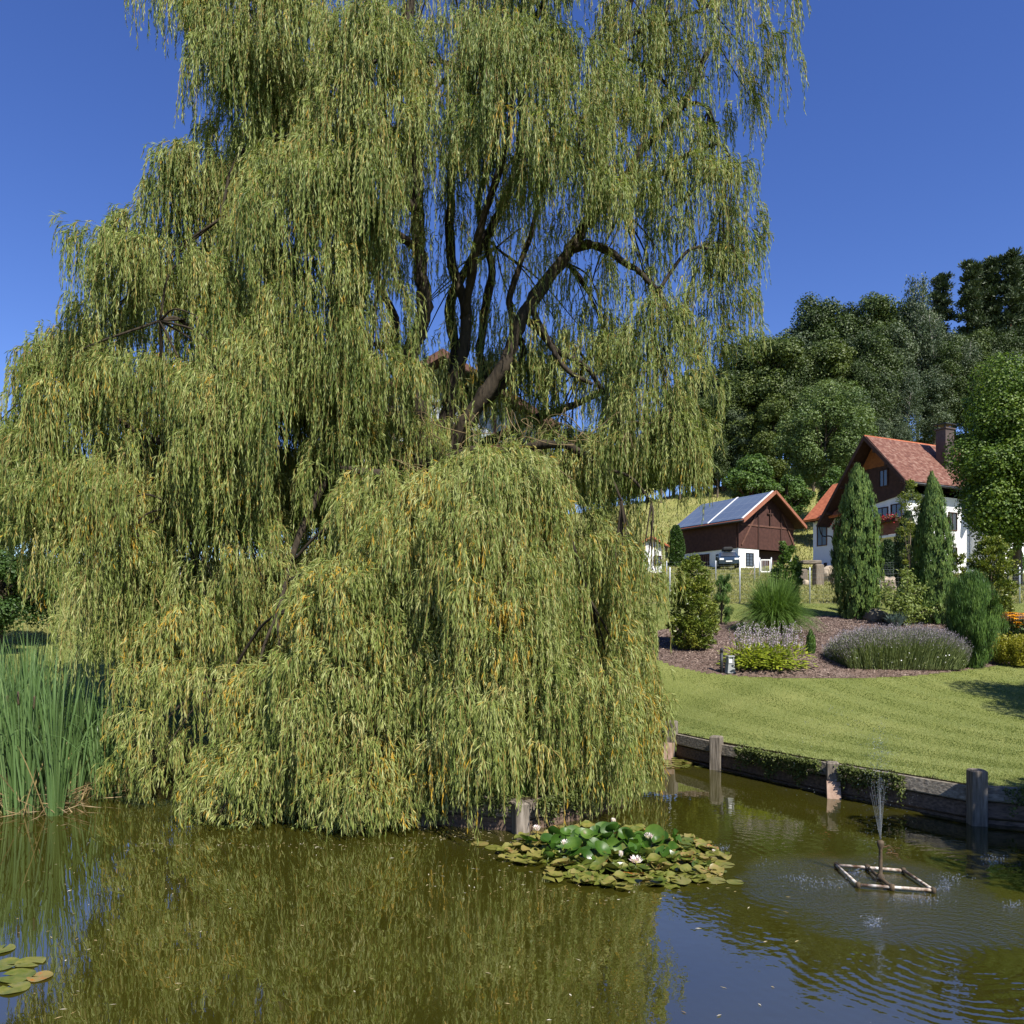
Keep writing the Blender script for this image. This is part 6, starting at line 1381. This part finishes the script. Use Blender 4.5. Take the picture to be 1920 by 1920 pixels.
n = 230; k = g.integers(0, nb, n); q_ = p0[k] + unit(d)[k] * (ln[k] * g.uniform(.1, .75, n))[:, None]; q_[:, 1] -= .12
link('white_flowers', leaf_mesh('white_flowers', leaf_arrays(q_, g.normal(size=(n, 3)), g.normal(size=(n, 3)), .035, .03, .1), M['white_fl'], g.random(n)), t)
# rudbeckia and golden ground shrub
b = bedat(1930, 1214); s = b[1] / F; t = thing('orange_coneflowers', 'bright orange coneflowers at the end of the bed', 'flowers', tuple(b)); g = np.random.default_rng(71)
n = 1500; q_ = np.stack([g.uniform(-44, 60, n) * s, g.uniform(-.1, .7, n), g.uniform(.05, .62, n)], 1); link('leaves', leaf_mesh('leaves', leaf_arrays(q_, g.normal(size=(n, 3)), g.normal(size=(n, 3)), .1, .04, .2), M['darkleaf'], g.random(n)), t)
m = 240; fc = np.stack([g.uniform(-46, 60, m) * s, g.uniform(-.15, .6, m), g.uniform(.45, .85, m)], 1); k = np.repeat(np.arange(m), 10); a = np.tile(np.arange(10) * .628, m); tl = g.normal(0, .3, (m, 3))[k]
A = np.stack([np.cos(a), np.sin(a), -.15 + 0 * a], 1) + tl * .5; link('petals', leaf_mesh('petals', leaf_arrays(fc[k], A, np.stack([-np.sin(a), np.cos(a), 0 * a], 1), .085, .045, .1), M['orange_fl'], g.random(len(k))), t)
st = MB(); [st.tube([(q[0], q[1], 0), tuple(q)], .005, 4) for q in fc]; st.build('stems', M['darkleaf'], t)
prof_plant('golden_ground_shrub', 'low golden yellow shrub at the lawn edge below the orange flowers', 'shrub', 1905, 1246, 1197, 44, [(0, .8), (.4, 1), (.8, .8), (1, .45)], 'gold', 7500, .055, .65, 72, up=.45, nclump=120, cl=.25, stem=False)

# ------------------------------------------------------------------ stones, posts, lamps
def rock(name, label, c, r, seed, mat='stone', rz=0):
    g = np.random.default_rng(seed); nu, nv = 18, 12; V = []
    for i in range(nv + 1):
        ph = math.pi * i / nv
        for j in range(nu): V.append((math.sin(ph) * math.cos(2 * math.pi * j / nu), math.sin(ph) * math.sin(2 * math.pi * j / nu), math.cos(ph)))
    V = np.array(V); pl = unit(g.normal(size=(11, 3))); dd = g.uniform(.62, .95, 11)
    k = np.min(np.where(V @ pl.T > 1e-3, dd / np.maximum(V @ pl.T, 1e-3), 9), 1); V = V * np.minimum(k, 1.0)[:, None] * (1 + .05 * vnoise(V * 4, seed)[:, None]) * np.array(r)
    fs = [(i * nu + j, (i + 1) * nu + j, (i + 1) * nu + (j + 1) % nu, i * nu + (j + 1) % nu) for i in range(nv) for j in range(nu)]
    o = link(name, raw_mesh(name, V, np.array(fs), np.full(len(fs), 4), M[mat], smooth=False)); o.location = c; o.rotation_euler.z = rz; return tag(o, label, 'rock')
c = bedat(1640, 1168); rock('boulder', 'dark flat boulder at the foot of the broad columnar conifer', c + [0, 0, .1], (.42, .35, .26), 1, 'darkstone')
for i, (px, py, r, lb) in enumerate(((1655, 1105, (.55, .45, .42), 'large beige boulder between the two columnar conifers'), (1680, 1107, (.75, .55, .38), 'wide beige boulder behind the pale-leaved shrub'), (1672, 1098, (.32, .3, .30), 'small pale stone on top of the beige boulders'),
                                    (1556, 1092, (.62, .5, .62), 'pale boulder beside the thick wooden post'), (1570, 1098, (.5, .5, .5), 'tan boulder touching the broad columnar conifer'), (1508, 1098, (.32, .3, .22), 'low pale stone under the wooden beam'))):
    c = at(px, py); rock('boulder', lb, c + [0, 0, r[2] * .5], r, 10 + i)
gp = at(1534, 1098); s_ = gp[1] / F; gt = thing('timber_archway', 'old weathered timber posts carrying a short beam among boulders', 'gateway', tuple(gp))
mb = MB(); mb.box((0, 0, .45), (17 * s_, .4, 1.3), .2, bev=.06); mb.build('post', M['logwood'], gt)
mb = MB(); mb.box((-27 * s_, .1, .3), (14 * s_, .4, 1.1), -.1, bev=.06); mb.build('post', M['logwood'], gt)
mb = MB(); mb.box((-13 * s_, .05, 1.2), (36 * s_, .4, .2), .04, bev=.04); mb.build('beam', M['darksleeper'], gt)
c = bedat(1353, 1262); s_ = c[1] / F; h = 46 * s_
t = thing('garden_post', 'slim black stake light standing on the mulch edge', 'post', tuple(c)); mb = MB(); mb.sm = True; mb.lathe([(.035, -.1), (.035, h - .1)], n=10); mb.build('pole', M['darkmetal'], t); mb = MB(); mb.sm = True; mb.lathe([(.037, h - .1), (.037, h - .02), (.02, h)], n=10); mb.build('cap', M['darkmetal'], t)
c = bedat(1369, 1263); h = 32 * s_; t = thing('bollard_light', 'little grey bollard lamp with a glass window next to the black stake', 'garden light', tuple(c), .3)
mb = MB(); mb.prism([(-.10, -.06, 0), (.10, -.06, 0), (.075, -.05, h * .55), (-.075, -.05, h * .55)], (0, .13, 0)); mb.box((0, .0, h * .55 + .012), (.16, .12, .02)); mb.build('housing', M['greymetal'], t)
mb = MB(); [mb.box((x, 0, h * .76), (.022, .1, h * .38)) for x in (-.062, .062)]; mb.build('frame', M['greymetal'], t)
mb = MB(); mb.box((0, .01, h * .76), (.098, .06, h * .36)); mb.build('glass', M['lamp'], t)
mb = MB(); mb.box((0, 0, h * .97), (.17, .13, .035), bev=.01); mb.build('cap', M['greymetal'], t)
